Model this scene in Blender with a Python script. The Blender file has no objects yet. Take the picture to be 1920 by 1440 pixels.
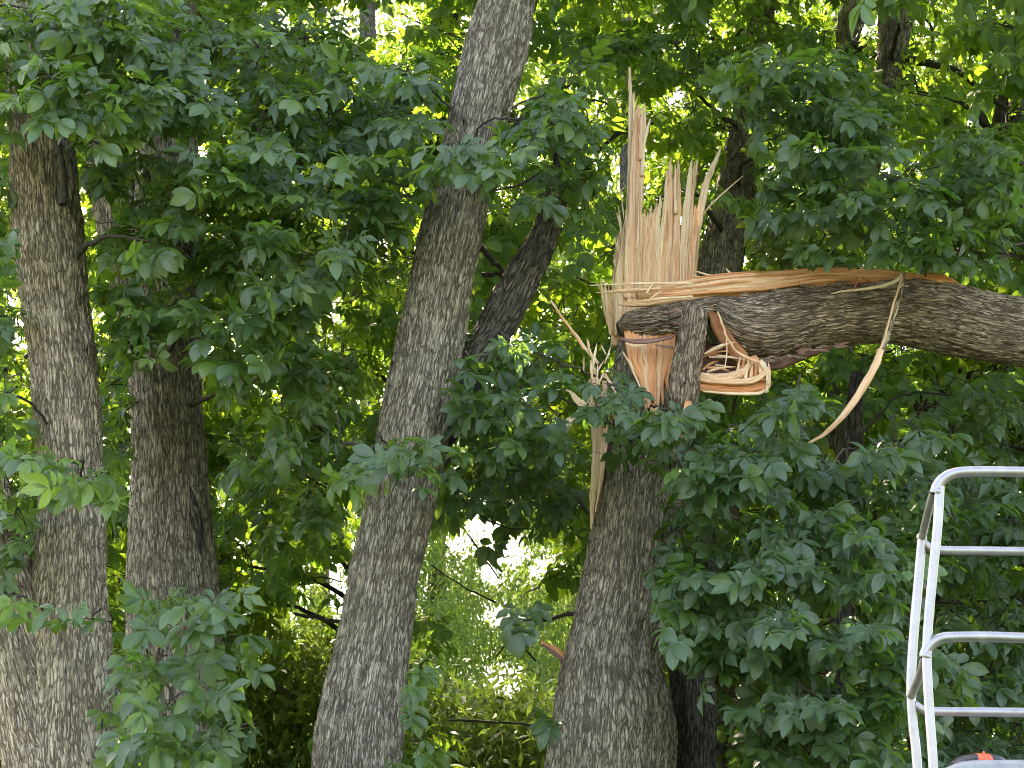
import bpy, math, random
import numpy as np
from mathutils import Matrix, Vector

random.seed(7)
rng = np.random.default_rng(7)
C = bpy.context.scene.collection
sc = bpy.context.scene

# ------------------------------------------------------------------ camera
PITCH = math.radians(18.0)
CAM = np.array([0.0, 0.0, 1.6])
FPX = 3500.0
cd = bpy.data.cameras.new('camera')
cd.sensor_width = 36.0
cd.lens = 36.0 * FPX / 1920.0
cd.clip_start = 0.1
cd.clip_end = 3000.0
cam = bpy.data.objects.new('camera', cd)
C.objects.link(cam)
cam.location = CAM
cam.rotation_euler = (math.radians(90) + PITCH, 0, 0)
sc.camera = cam

# ------------------------------------------------------------------ light
SUN_EL, SUN_AZ = 44.0, -16.0          # degrees; azimuth from +Y towards +X
w = bpy.data.worlds.new('World')
sc.world = w
w.use_nodes = True
wn = w.node_tree
wn.nodes.clear()
wo = wn.nodes.new('ShaderNodeOutputWorld')
bg = wn.nodes.new('ShaderNodeBackground')
sky = wn.nodes.new('ShaderNodeTexSky')
sky.sky_type = 'NISHITA'
sky.sun_disc = False
sky.sun_elevation = math.radians(SUN_EL)
sky.sun_rotation = math.radians(SUN_AZ)
sky.air_density = 1.0
sky.dust_density = 2.5
sky.ozone_density = 0.6
bg.inputs['Strength'].default_value = 0.13
wn.links.new(sky.outputs[0], bg.inputs[0])
wn.links.new(bg.outputs[0], wo.inputs[0])
sl = bpy.data.lights.new('sun', 'SUN')
sl.energy = 4.4
sl.angle = math.radians(0.6)
sl.color = (1.0, 0.93, 0.80)
so = bpy.data.objects.new('sun', sl)
C.objects.link(so)
_e, _a = math.radians(SUN_EL), math.radians(SUN_AZ)
sdir = Vector((math.sin(_a) * math.cos(_e), math.cos(_a) * math.cos(_e), math.sin(_e)))
so.rotation_euler = sdir.to_track_quat('Z', 'Y').to_euler()
so.location = (0, 0, 30)
sc.view_settings.view_transform = 'Standard'
sc.view_settings.look = 'None'
sc.view_settings.exposure = 3.12
sc.view_settings.use_white_balance = True          # the phone balanced for the blue shade
sc.view_settings.white_balance_temperature = 7600
sc.view_settings.white_balance_tint = 15
sc.view_settings.gamma = 1.0
sc.render.engine = 'CYCLES'
sc.cycles.max_bounces = 8
sc.cycles.filter_width = 1.0
sc.cycles.transparent_max_bounces = 4

# ------------------------------------------------------------------ helpers
cp, sp = math.cos(PITCH), math.sin(PITCH)

def W(px, py, Y):
    """point of the place seen at photo pixel (px,py) standing Y metres away"""
    px = np.asarray(px, float); py = np.asarray(py, float); Y = np.asarray(Y, float)
    x = (px - 960) / FPX; y = (720 - py) / FPX
    t = Y / (cp - y * sp)
    return np.stack([x * t + 0 * Y, Y + 0 * t, CAM[2] + t * (sp + y * cp)], -1)

def PX(P):
    d = np.asarray(P) - CAM
    f = d[..., 1] * cp + d[..., 2] * sp
    u = -d[..., 1] * sp + d[..., 2] * cp
    return 960 + FPX * d[..., 0] / f, 720 - FPX * u / f, f

def nrm(v):
    return v / np.maximum(np.linalg.norm(v, axis=-1, keepdims=True), 1e-9)

_TAB = rng.random((256, 256))
def vnoise(x, y, s=0, per=None):
    x = np.asarray(x, float); y = np.asarray(y, float)
    i = np.floor(x).astype(int); j = np.floor(y).astype(int)
    fx = x - i; fy = y - j
    fx = fx * fx * (3 - 2 * fx); fy = fy * fy * (3 - 2 * fy)
    def h(a, b):
        if per: a = a % per
        return _TAB[(a + 17 * s) & 255, (b + 31 * s) & 255]
    return (h(i, j) * (1 - fx) + h(i + 1, j) * fx) * (1 - fy) + (h(i, j + 1) * (1 - fx) + h(i + 1, j + 1) * fx) * fy

def voronoi(U, V, per, s):
    i = np.floor(U).astype(int); j = np.floor(V).astype(int)
    f1 = np.full(U.shape, 9.0); f2 = np.full(U.shape, 9.0); idv = np.zeros(U.shape)
    for di in (-1, 0, 1):
        for dj in (-1, 0, 1):
            a = (i + di); b = j + dj; aw = a % per
            jx = _TAB[(aw + 13 * s) & 255, (b * 7 + 3 * s) & 255]
            jy = _TAB[(aw * 5 + 11 * s + 99) & 255, (b + 57 + s) & 255]
            d = np.hypot(U - (a + jx * .9), V - (b + jy * .9))
            cid = _TAB[(aw * 3 + 41) & 255, (b * 3 + 7) & 255]
            n1 = d < f1
            f2 = np.where(n1, f1, np.minimum(f2, d))
            idv = np.where(n1, cid, idv)
            f1 = np.where(n1, d, f1)
    return f2 - f1, idv

def make_mesh(name, V, F, uv=None, attrs=None, mat=None, smooth=True):
    V = np.asarray(V, np.float32).reshape(-1, 3); F = np.asarray(F, np.int32)
    n, k = F.shape
    me = bpy.data.meshes.new(name)
    me.vertices.add(len(V)); me.vertices.foreach_set('co', V.ravel())
    me.loops.add(n * k); me.loops.foreach_set('vertex_index', F.ravel())
    me.polygons.add(n)
    me.polygons.foreach_set('loop_start', np.arange(0, n * k, k, dtype=np.int32))
    me.polygons.foreach_set('loop_total', np.full(n, k, np.int32))
    if smooth: me.polygons.foreach_set('use_smooth', np.ones(n, bool))
    if uv is not None:
        l = me.uv_layers.new(name='UVMap')
        l.data.foreach_set('uv', np.asarray(uv, np.float32)[F.ravel()].ravel())
    for a, val in (attrs or {}).items():
        at = me.attributes.new(a, 'FLOAT', 'POINT')
        at.data.foreach_set('value', np.asarray(val, np.float32))
    me.update(calc_edges=True)
    if mat: me.materials.append(mat)
    return me

def link(name, me, parent=None, label=None, kind=None):
    o = bpy.data.objects.new(name, me)
    C.objects.link(o)
    if parent is not None:
        o.parent = parent
        o.location = [-c for c in parent['_b']] if '_b' in parent else (0, 0, 0)
    if label: o['label'] = label
    if kind: o['kind'] = kind
    return o

BASES = {}
def thing(name, label, cat, base, group=None):
    o = bpy.data.objects.new(name, None)
    o.empty_display_size = 0.2
    C.objects.link(o)
    o.location = base
    o['label'] = label; o['category'] = cat
    if group: o['group'] = group
    BASES[o.name] = Vector(base)
    return o

def part(name, me, th, label=None, kind=None):
    o = bpy.data.objects.new(name, me)
    C.objects.link(o)
    o.parent = th
    o.location = -BASES[th.name]
    if label: o['label'] = label
    if kind: o['kind'] = kind
    return o

def grid_faces(nr, nc, wrap=True):
    i = np.arange(nr - 1)[:, None]; j = np.arange(nc if wrap else nc - 1)[None, :]
    j2 = (j + 1) % nc
    a = i * nc + j; b = i * nc + j2; c = (i + 1) * nc + j2; d = (i + 1) * nc + j
    return np.stack([a + 0 * b, b, c, d], -1).reshape(-1, 4)

def frames(P):
    T = np.gradient(P, axis=0); T = nrm(T)
    ref = np.array([0.02, 1.0, 0.013])
    S = nrm(np.cross(T, ref)); D = nrm(np.cross(S, T))
    return T, S, D

def tubes(paths, sides=5):
    """plain tapered tubes: list of (P, R) -> V,F,uv"""
    Vs, Fs, U = [], [], []; off = 0
    th = np.arange(sides) / sides * 2 * np.pi
    for P, R in paths:
        P = np.asarray(P, float); R = np.asarray(R, float)
        T, S, D = frames(P)
        V = P[:, None] + R[:, None, None] * (np.cos(th)[None, :, None] * S[:, None] + np.sin(th)[None, :, None] * D[:, None])
        L = np.concatenate([[0], np.cumsum(np.linalg.norm(np.diff(P, axis=0), axis=1))])
        Vs.append(V.reshape(-1, 3)); Fs.append(grid_faces(len(P), sides) + off)
        uv = np.stack([np.broadcast_to(th / 6.283 * 0.15, (len(P), sides)), np.broadcast_to(L[:, None], (len(P), sides))], -1)
        U.append(uv.reshape(-1, 2)); off += V.shape[0] * sides
    return np.concatenate(Vs), np.concatenate(Fs), np.concatenate(U)

def smooth_path(P, n):
    """Catmull-Rom through rows of P"""
    P = np.asarray(P, float)
    if len(P) == 2:
        t = np.linspace(0, 1, n)[:, None]; return P[0] * (1 - t) + P[1] * t
    Q = np.vstack([2 * P[0] - P[1], P, 2 * P[-1] - P[-2]])
    t = np.linspace(0, len(P) - 1 - 1e-6, n); i = t.astype(int); f = (t - i)[:, None]
    a, b, c, d = Q[i], Q[i + 1], Q[i + 2], Q[i + 3]
    return .5 * ((2 * b) + (-a + c) * f + (2 * a - 5 * b + 4 * c - d) * f ** 2 + (-a + 3 * b - 3 * c + d) * f ** 3)

# ------------------------------------------------------------------ materials
def new_mat(name):
    m = bpy.data.materials.new(name); m.use_nodes = True
    nt = m.node_tree; nt.nodes.clear()
    out = nt.nodes.new('ShaderNodeOutputMaterial')
    return m, nt, out

def N(nt, t, **kw):
    n = nt.nodes.new(t)
    for k, v in kw.items(): setattr(n, k, v)
    return n

def ramp(nt, stops):
    r = nt.nodes.new('ShaderNodeValToRGB')
    e = r.color_ramp.elements
    while len(e) < len(stops): e.new(0.5)
    for x, (p, c) in zip(e, stops):
        x.position = p; x.color = (*c, 1)
    return r

def bark_mat(name, plate, plate2, groove, moss=0.35):
    m, nt, out = new_mat(name)
    L = nt.links.new
    b = N(nt, 'ShaderNodeBsdfPrincipled'); L(b.outputs[0], out.inputs[0])
    b.inputs['Roughness'].default_value = 0.9
    b.inputs['Specular IOR Level'].default_value = 0.25
    at = N(nt, 'ShaderNodeAttribute', attribute_name='ridge')
    tc = N(nt, 'ShaderNodeTexCoord'); uv = N(nt, 'ShaderNodeUVMap')
    mp = N(nt, 'ShaderNodeMapping'); mp.inputs['Scale'].default_value = (85, 11, 1)
    L(uv.outputs[0], mp.inputs[0])
    n1 = N(nt, 'ShaderNodeTexNoise'); n1.inputs['Scale'].default_value = 1; n1.inputs['Detail'].default_value = 6; n1.inputs['Roughness'].default_value = .7
    L(mp.outputs[0], n1.inputs[0])
    n2 = N(nt, 'ShaderNodeTexNoise'); n2.inputs['Scale'].default_value = 2.2; n2.inputs['Detail'].default_value = 5
    L(tc.outputs['Object'], n2.inputs[0])
    n3 = N(nt, 'ShaderNodeTexNoise'); n3.inputs['Scale'].default_value = 75; n3.inputs['Detail'].default_value = 3
    L(tc.outputs['Object'], n3.inputs[0])
    pr = ramp(nt, [(0.3, plate), (0.7, plate2)]); L(n1.outputs[0], pr.inputs[0])
    # grey-green algae in broad patches
    mr = ramp(nt, [(0.45, (0, 0, 0)), (0.72, (moss, moss, moss))]); L(n2.outputs[0], mr.inputs[0])
    mx = N(nt, 'ShaderNodeMix', data_type='RGBA'); L(mr.outputs[0], mx.inputs[0]); L(pr.outputs[0], mx.inputs[6])
    mx.inputs[7].default_value = (plate[0] * .62, plate[1] * .82, plate[2] * .45, 1)
    # pale lichen specks
    lr = ramp(nt, [(0.66, (0, 0, 0)), (0.76, (.35, .35, .35))]); L(n3.outputs[0], lr.inputs[0])
    ml = N(nt, 'ShaderNodeMix', data_type='RGBA'); L(lr.outputs[0], ml.inputs[0]); L(mx.outputs[2], ml.inputs[6])
    ml.inputs[7].default_value = (0.42, 0.41, 0.37, 1)
    # broad fissures follow the relief, fine sharp cracks divide the plates
    gr = ramp(nt, [(0.06, (.1, .1, .1)), (0.24, (.78, .78, .78)), (0.55, (1, 1, 1))]); L(at.outputs['Fac'], gr.inputs[0])
    wn_ = N(nt, 'ShaderNodeTexNoise'); wn_.inputs['Scale'].default_value = 14; wn_.inputs['Detail'].default_value = 3
    L(uv.outputs[0], wn_.inputs[0])
    wm = N(nt, 'ShaderNodeVectorMath', operation='MULTIPLY_ADD'); L(wn_.outputs['Color'], wm.inputs[0]); wm.inputs[1].default_value = (.012, .03, 0); L(uv.outputs[0], wm.inputs[2])
    def cracks(su, sv, lo, hi):
        mp2 = N(nt, 'ShaderNodeMapping'); mp2.inputs['Scale'].default_value = (su, sv, 1); L(wm.outputs[0], mp2.inputs[0])
        v = N(nt, 'ShaderNodeTexVoronoi', feature='DISTANCE_TO_EDGE'); v.inputs['Scale'].default_value = 1; L(mp2.outputs[0], v.inputs[0])
        q = N(nt, 'ShaderNodeMapRange'); L(v.outputs[0], q.inputs[0]); q.inputs[1].default_value = lo; q.inputs[2].default_value = hi
        c = N(nt, 'ShaderNodeTexVoronoi', feature='F1'); c.inputs['Scale'].default_value = 1; L(mp2.outputs[0], c.inputs[0])
        return q, c
    def lines(su, sv, wd, det=3):
        mp3 = N(nt, 'ShaderNodeMapping'); mp3.inputs['Scale'].default_value = (su, sv, 1); L(wm.outputs[0], mp3.inputs[0])
        nn = N(nt, 'ShaderNodeTexNoise'); nn.inputs['Scale'].default_value = 1; nn.inputs['Detail'].default_value = det; L(mp3.outputs[0], nn.inputs[0])
        a = N(nt, 'ShaderNodeMath', operation='SUBTRACT'); L(nn.outputs[0], a.inputs[0]); a.inputs[1].default_value = .5
        a2 = N(nt, 'ShaderNodeMath', operation='ABSOLUTE'); L(a.outputs[0], a2.inputs[0])
        q = N(nt, 'ShaderNodeMapRange'); L(a2.outputs[0], q.inputs[0]); q.inputs[1].default_value = wd * .15; q.inputs[2].default_value = wd
        return q
    f1_ = lines(50, 3.6, .036); f2_ = lines(100, 8, .034)
    c1, k1 = cracks(66, 10, .0, .12)
    # the cross cracks come and go
    md = N(nt, 'ShaderNodeTexNoise'); md.inputs['Scale'].default_value = 16; L(uv.outputs[0], md.inputs[0])
    mdr = N(nt, 'ShaderNodeMapRange'); L(md.outputs[0], mdr.inputs[0]); mdr.inputs[1].default_value = .42; mdr.inputs[2].default_value = .62; mdr.inputs[3].default_value = .05; mdr.inputs[4].default_value = .85
    cmx = N(nt, 'ShaderNodeMath', operation='MAXIMUM'); L(c1.outputs[0], cmx.inputs[0]); L(mdr.outputs[0], cmx.inputs[1])
    f2m = N(nt, 'ShaderNodeMath', operation='MULTIPLY_ADD'); L(f2_.outputs[0], f2m.inputs[0]); f2m.inputs[1].default_value = .35; f2m.inputs[2].default_value = .65
    cm = N(nt, 'ShaderNodeMath', operation='MULTIPLY'); L(f1_.outputs[0], cm.inputs[0]); L(f2m.outputs[0], cm.inputs[1])
    cc = N(nt, 'ShaderNodeMath', operation='MULTIPLY'); L(cmx.outputs[0], cc.inputs[0]); L(cm.outputs[0], cc.inputs[1])
    ccg = N(nt, 'ShaderNodeMath', operation='MULTIPLY'); L(cc.outputs[0], ccg.inputs[0]); L(gr.outputs[0], ccg.inputs[1])
    # plates differ a little in tone
    sp_ = N(nt, 'ShaderNodeSeparateColor'); L(k1.outputs['Color'], sp_.inputs[0])
    tr = N(nt, 'ShaderNodeMapRange'); L(sp_.outputs[0], tr.inputs[0]); tr.inputs[3].default_value = .86; tr.inputs[4].default_value = 1.16
    tv = N(nt, 'ShaderNodeVectorMath', operation='SCALE'); L(ml.outputs[2], tv.inputs[0]); L(tr.outputs[0], tv.inputs['Scale'])
    mg = N(nt, 'ShaderNodeMix', data_type='RGBA'); L(ccg.outputs[0], mg.inputs[0]); mg.inputs[6].default_value = (*groove, 1); L(tv.outputs[0], mg.inputs[7])
    L(mg.outputs[2], b.inputs['Base Color'])
    ad = N(nt, 'ShaderNodeMath', operation='MULTIPLY_ADD'); ad.inputs[1].default_value = 1.6; L(cc.outputs[0], ad.inputs[0]); L(n1.outputs[0], ad.inputs[2])
    bp = N(nt, 'ShaderNodeBump'); bp.inputs['Strength'].default_value = 1.0; bp.inputs['Distance'].default_value = .007
    L(ad.outputs[0], bp.inputs['Height']); L(bp.outputs[0], b.inputs['Normal'])
    return m

M_BARK = bark_mat('bark_grey_brown', (.32, .26, .20), (.52, .435, .335), (.11, .084, .06))
M_BARK_WARM = bark_mat('bark_warm_tan', (.42, .325, .235), (.68, .55, .41), (.14, .103, .07), .22)  # lighter, warmer bark: warm light on the left trunk put into the colour
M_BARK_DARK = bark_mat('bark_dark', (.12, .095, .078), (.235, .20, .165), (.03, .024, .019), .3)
M_BARK_LIMB = bark_mat('bark_limb', (.33, .23, .165), (.55, .41, .305), (.10, .068, .046), .15)

def twig_mat():
    m, nt, out = new_mat('twig_bark'); L = nt.links.new
    b = N(nt, 'ShaderNodeBsdfPrincipled'); L(b.outputs[0], out.inputs[0]); b.inputs['Roughness'].default_value = .85
    tc = N(nt, 'ShaderNodeTexCoord'); n = N(nt, 'ShaderNodeTexNoise'); n.inputs['Scale'].default_value = 30; n.inputs['Detail'].default_value = 4
    L(tc.outputs['Object'], n.inputs[0])
    r = ramp(nt, [(.3, (.025, .02, .016)), (.7, (.075, .06, .045))]); L(n.outputs[0], r.inputs[0]); L(r.outputs[0], b.inputs['Base Color'])
    return m
M_TWIG = twig_mat()

def wood_mat(name, pale, mid, deep, sat=0.5):
    m, nt, out = new_mat(name); L = nt.links.new
    b = N(nt, 'ShaderNodeBsdfPrincipled'); L(b.outputs[0], out.inputs[0])
    b.inputs['Roughness'].default_value = .75; b.inputs['Specular IOR Level'].default_value = .25
    uv = N(nt, 'ShaderNodeUVMap'); oi = N(nt, 'ShaderNodeObjectInfo')
    cx = N(nt, 'ShaderNodeVectorMath', operation='ADD'); L(uv.outputs[0], cx.inputs[0]); L(oi.outputs['Random'], cx.inputs[1])
    def nz(su, sv, d):
        mp = N(nt, 'ShaderNodeMapping'); mp.inputs['Scale'].default_value = (su, sv, 1); L(cx.outputs[0], mp.inputs[0])
        n = N(nt, 'ShaderNodeTexNoise'); n.inputs['Scale'].default_value = 1; n.inputs['Detail'].default_value = d; n.inputs['Roughness'].default_value = .65
        L(mp.outputs[0], n.inputs[0]); return n
    a = nz(170, 3.0, 4); c = nz(38, 1.6, 3); e = nz(420, 9, 3)
    r = ramp(nt, [(.30, deep), (.44, mid), (.60, pale)]); L(a.outputs[0], r.inputs[0])
    r2 = ramp(nt, [(.32, mid), (.56, pale)]); L(c.outputs[0], r2.inputs[0])
    mx = N(nt, 'ShaderNodeMix', data_type='RGBA'); mx.inputs[0].default_value = .45; L(r.outputs[0], mx.inputs[6]); L(r2.outputs[0], mx.inputs[7])
    at = N(nt, 'ShaderNodeAttribute', attribute_name='ridge')
    gr = ramp(nt, [(0.0, (.56, .38, .26)), (.26, (1, 1, 1))]); L(at.outputs['Fac'], gr.inputs[0])
    mm = N(nt, 'ShaderNodeMix', data_type='RGBA', blend_type='MULTIPLY'); mm.inputs[0].default_value = 1; L(mx.outputs[2], mm.inputs[6]); L(gr.outputs[0], mm.inputs[7])
    L(mm.outputs[2], b.inputs['Base Color'])
    ad = N(nt, 'ShaderNodeMath', operation='ADD'); L(a.outputs[0], ad.inputs[0]); L(e.outputs[0], ad.inputs[1])
    bp = N(nt, 'ShaderNodeBump'); bp.inputs['Strength'].default_value = .8; bp.inputs['Distance'].default_value = .006
    L(ad.outputs[0], bp.inputs['Height']); L(bp.outputs[0], b.inputs['Normal'])
    return m
M_WPALE = wood_mat('fresh_wood_pale', (.90, .70, .46), (.84, .55, .33), (.64, .30, .14))
M_WPEACH = wood_mat('fresh_wood_peach', (.88, .60, .38), (.81, .43, .23), (.56, .21, .095))
M_WORANGE = wood_mat('fresh_wood_orange', (.84, .43, .21), (.74, .29, .125), (.46, .14, .055))
M_WBROWN = wood_mat('inner_wood_brown', (.42, .17, .07), (.30, .11, .045), (.14, .05, .025))
M_WRED = wood_mat('inner_bark_red', (.30, .17, .14), (.17, .07, .055), (.07, .03, .025))

def leaf_mat(name, dark, mid, light, trans, tfac=.38, rough=.42, spec=.6):
    m, nt, out = new_mat(name); L = nt.links.new
    at = N(nt, 'ShaderNodeAttribute', attribute_name='tint')
    uv = N(nt, 'ShaderNodeUVMap')
    sx = N(nt, 'ShaderNodeSeparateXYZ'); L(uv.outputs[0], sx.inputs[0])
    r = ramp(nt, [(0.0, dark), (.55, mid), (1.0, light)]); L(at.outputs['Fac'], r.inputs[0])
    # midrib and side veins
    ab = N(nt, 'ShaderNodeMath', operation='SUBTRACT'); L(sx.outputs[0], ab.inputs[0]); ab.inputs[1].default_value = .5
    aa = N(nt, 'ShaderNodeMath', operation='ABSOLUTE'); L(ab.outputs[0], aa.inputs[0])
    lt = N(nt, 'ShaderNodeMath', operation='LESS_THAN'); L(aa.outputs[0], lt.inputs[0]); lt.inputs[1].default_value = .035
    m1 = N(nt, 'ShaderNodeMath', operation='MULTIPLY_ADD'); L(sx.outputs[1], m1.inputs[0]); m1.inputs[1].default_value = 60
    m2 = N(nt, 'ShaderNodeMath', operation='MULTIPLY'); L(aa.outputs[0], m2.inputs[0]); m2.inputs[1].default_value = -34
    L(m2.outputs[0], m1.inputs[2])
    sn = N(nt, 'ShaderNodeMath', operation='SINE'); L(m1.outputs[0], sn.inputs[0])
    v2 = N(nt, 'ShaderNodeMath', operation='GREATER_THAN'); L(sn.outputs[0], v2.inputs[0]); v2.inputs[1].default_value = .93
    v3 = N(nt, 'ShaderNodeMath', operation='MULTIPLY'); L(v2.outputs[0], v3.inputs[0]); v3.inputs[1].default_value = .25
    vv = N(nt, 'ShaderNodeMath', operation='MAXIMUM'); L(lt.outputs[0], vv.inputs[0]); L(v3.outputs[0], vv.inputs[1])
    vs = N(nt, 'ShaderNodeMath', operation='MULTIPLY'); L(vv.outputs[0], vs.inputs[0]); vs.inputs[1].default_value = .5
    mx = N(nt, 'ShaderNodeMix', data_type='RGBA'); L(vs.outputs[0], mx.inputs[0]); L(r.outputs[0], mx.inputs[6])
    mx.inputs[7].default_value = (light[0] * 1.6, light[1] * 1.25, light[2] * 2.0, 1)
    # paler underside
    ge = N(nt, 'ShaderNodeNewGeometry')
    bf = N(nt, 'ShaderNodeMath', operation='MULTIPLY'); L(ge.outputs['Backfacing'], bf.inputs[0]); bf.inputs[1].default_value = .3
    mb = N(nt, 'ShaderNodeMix', data_type='RGBA'); L(bf.outputs[0], mb.inputs[0]); L(mx.outputs[2], mb.inputs[6]); mb.inputs[7].default_value = (.16, .23, .10, 1)
    b = N(nt, 'ShaderNodeBsdfPrincipled'); L(mb.outputs[2], b.inputs['Base Color'])
    b.inputs['Specular IOR Level'].default_value = spec
    tc = N(nt, 'ShaderNodeTexCoord'); nz = N(nt, 'ShaderNodeTexNoise'); nz.inputs['Scale'].default_value = 45; nz.inputs['Detail'].default_value = 3
    L(tc.outputs['Object'], nz.inputs[0])
    rr = N(nt, 'ShaderNodeMapRange'); L(nz.outputs[0], rr.inputs[0]); rr.inputs[3].default_value = rough - .12; rr.inputs[4].default_value = rough + .16
    L(rr.outputs[0], b.inputs['Roughness'])
    hb = N(nt, 'ShaderNodeMath', operation='MULTIPLY_ADD'); L(sn.outputs[0], hb.inputs[0]); hb.inputs[1].default_value = .25; L(nz.outputs[0], hb.inputs[2])
    bp = N(nt, 'ShaderNodeBump'); bp.inputs['Strength'].default_value = .35; bp.inputs['Distance'].default_value = .004
    L(hb.outputs[0], bp.inputs['Height']); L(bp.outputs[0], b.inputs['Normal'])
    t = N(nt, 'ShaderNodeBsdfTranslucent')
    tm = N(nt, 'ShaderNodeMix', data_type='RGBA'); L(at.outputs['Fac'], tm.inputs[0])
    tm.inputs[6].default_value = (trans[0] * .55, trans[1] * .7, trans[2] * .8, 1); tm.inputs[7].default_value = (*trans, 1)
    L(tm.outputs[2], t.inputs[0])
    ms = N(nt, 'ShaderNodeMixShader'); ms.inputs[0].default_value = tfac
    L(b.outputs[0], ms.inputs[1]); L(t.outputs[0], ms.inputs[2]); L(ms.outputs[0], out.inputs[0])
    return m
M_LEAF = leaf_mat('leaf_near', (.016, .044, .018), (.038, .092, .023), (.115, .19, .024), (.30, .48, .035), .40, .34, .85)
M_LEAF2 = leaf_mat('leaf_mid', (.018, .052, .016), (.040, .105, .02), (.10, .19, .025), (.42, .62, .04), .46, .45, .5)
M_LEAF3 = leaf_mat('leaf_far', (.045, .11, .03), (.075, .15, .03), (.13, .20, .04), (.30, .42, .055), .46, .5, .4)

# ------------------------------------------------------------------ bark tubes
def bark_tube(P, A, B=None, circ_seg=170, amp=.011, cu=.027, cv=.15, seed=1, lump=.02, mat=None, name='trunk', cap=False, twist=.0, wamp=1.0):
    P = np.asarray(P, float); A = np.asarray(A, float); B = A if B is None else np.asarray(B, float)
    kk = np.hanning(43); kk /= kk.sum()
    if len(P) > 60:      # the grain runs with the smoothed axis, not with every jag of the edge
        Ps = np.stack([np.convolve(np.pad(P[:, i], 21, mode='reflect', reflect_type='odd'), kk, 'valid') for i in range(3)], 1)
    else: Ps = P
    T, S, D = frames(Ps)
    nr, nc = len(P), circ_seg
    Lc = np.concatenate([[0], np.cumsum(np.linalg.norm(np.diff(P, axis=0), axis=1))])
    Rm = float(np.median((A + B) / 2))
    th = np.arange(nc) / nc
    ncell = max(5, int(round(2 * np.pi * Rm / cu)))
    u = np.broadcast_to(th[None, :], (nr, nc)); v = np.broadcast_to(Lc[:, None], (nr, nc))
    wv = (vnoise(u * 6, v * 3.5, seed, 6) - .5) * 1.6 + (vnoise(u * 14, v * 9, seed + 1, 14) - .5) * .5
    wv = wv * wamp
    e1, id1 = voronoi(u * ncell + wv + twist * v, v / cv + (vnoise(u * ncell, v * 3, seed + 4, ncell) - .5) * 2.0, ncell, seed)
    e2, id2 = voronoi(u * (ncell * 2) + wv * 2, v / cv * 2.2, ncell * 2, seed + 5)
    e1c = np.clip(e1 / .42, 0, 1); e2c = np.clip(e2 / .34, 0, 1)
    fis = np.abs(vnoise(u * ncell * 1.3 + wv * 1.5, v / cv * .55, seed + 6, int(ncell * 1.3)) - .5) * 2
    fis = np.clip(fis / .30, 0, 1)
    ridge = e1c * .45 + e2c * .2 + .35 * fis
    lumpn = (vnoise(u * 4, v * 1.6, seed + 2, 4) - .5) * lump * 2 + (vnoise(u * 8, v * 4, seed + 3, 8) - .5) * lump * .8
    disp = amp * (fis ** .8 - .5) * .9 + amp * (e1c ** .7 - .6) + amp * .5 * (id1 - .5) + amp * .35 * e2c + lumpn
    ang = th * 2 * np.pi + np.pi / 2      # texture seam at the back
    ca, sa = np.cos(ang)[None, :, None], np.sin(ang)[None, :, None]
    rA = (A[:, None] + disp)[..., None]; rB = (B[:, None] + disp)[..., None]
    V = P[:, None] + rA * ca * S[:, None] + rB * sa * D[:, None]
    F = grid_faces(nr, nc)
    V = V.reshape(-1, 3)
    uv = np.stack([u * 2 * np.pi * Rm, v], -1).reshape(-1, 2)
    rg = np.clip(ridge * (.8 + .4 * id1), 0, 1) * np.clip(.45 + .55 * np.minimum(e1c, fis) * 2.2, 0, 1)
    rg = rg.reshape(-1)
    if cap:
        c0 = len(V)
        V = np.vstack([V, P[-1] + T[-1] * cap]); uv = np.vstack([uv, [0, Lc[-1]]]); rg = np.append(rg, .5)
        last = (nr - 1) * nc + np.arange(nc)
        F = np.vstack([F, np.stack([last, np.roll(last, -1), np.full(nc, c0), np.full(nc, c0)], -1)[:, [0, 1, 2, 2]]]) if False else F
    return make_mesh(name, V, F, uv, {'ridge': rg}, mat)

def trunk_rows(rows, Y, dens=.011, coarse=.08):
    """rows: (py, xl, xr) -> ring centres and radii, dense where the frame sees them"""
    rows = np.asarray(sorted(rows), float)
    yy = np.linspace(rows[0, 0], rows[-1, 0], 4000)
    xl = np.interp(yy, rows[:, 0], rows[:, 1]); xr = np.interp(yy, rows[:, 0], rows[:, 2])
    k = np.hanning(241); k /= k.sum()
    def sm(a): return np.convolve(np.pad(a, 120, mode='reflect', reflect_type='odd'), k, 'valid')
    xl, xr = sm(xl), sm(xr)
    P = W((xl + xr) / 2, yy, Y)
    _, _, f = PX(P)
    R = (xr - xl) / 2 * f / FPX * .985
    keep = P[:, 2] > -.3
    P, R, yy = P[keep], R[keep], yy[keep]
    L = np.concatenate([[0], np.cumsum(np.linalg.norm(np.diff(P, axis=0), axis=1))])
    s = [0.0]
    while s[-1] < L[-1]:
        y = np.interp(s[-1], L, yy)
        s.append(s[-1] + (dens if -40 < y < 1490 else coarse))
    s = np.array(s[:-1])
    Pn = np.stack([np.interp(s, L, P[:, i]) for i in range(3)], 1)
    return Pn[::-1], np.interp(s, L, R)[::-1]

def poly_branch(pts, Y, dY=0.0, n=40, wob=.01, seed=0):
    """dark branch through photo points (px,py,width px) at distance Y..Y+dY"""
    p = np.asarray(pts, float)
    q = smooth_path(p, n)
    t = np.linspace(0, 1, n)
    P = W(q[:, 0], q[:, 1], Y + dY * t)
    _, _, f = PX(P)
    R = np.maximum(q[:, 2], .8) / 2 * f / FPX
    r = np.random.default_rng(seed + 50)
    P[1:-1] += np.cumsum(r.normal(0, wob * .3, (n, 3)), 0)[1:-1] * np.sin(np.pi * t[1:-1])[:, None]
    return P, R * (1 + r.normal(0, .06, n))

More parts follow.
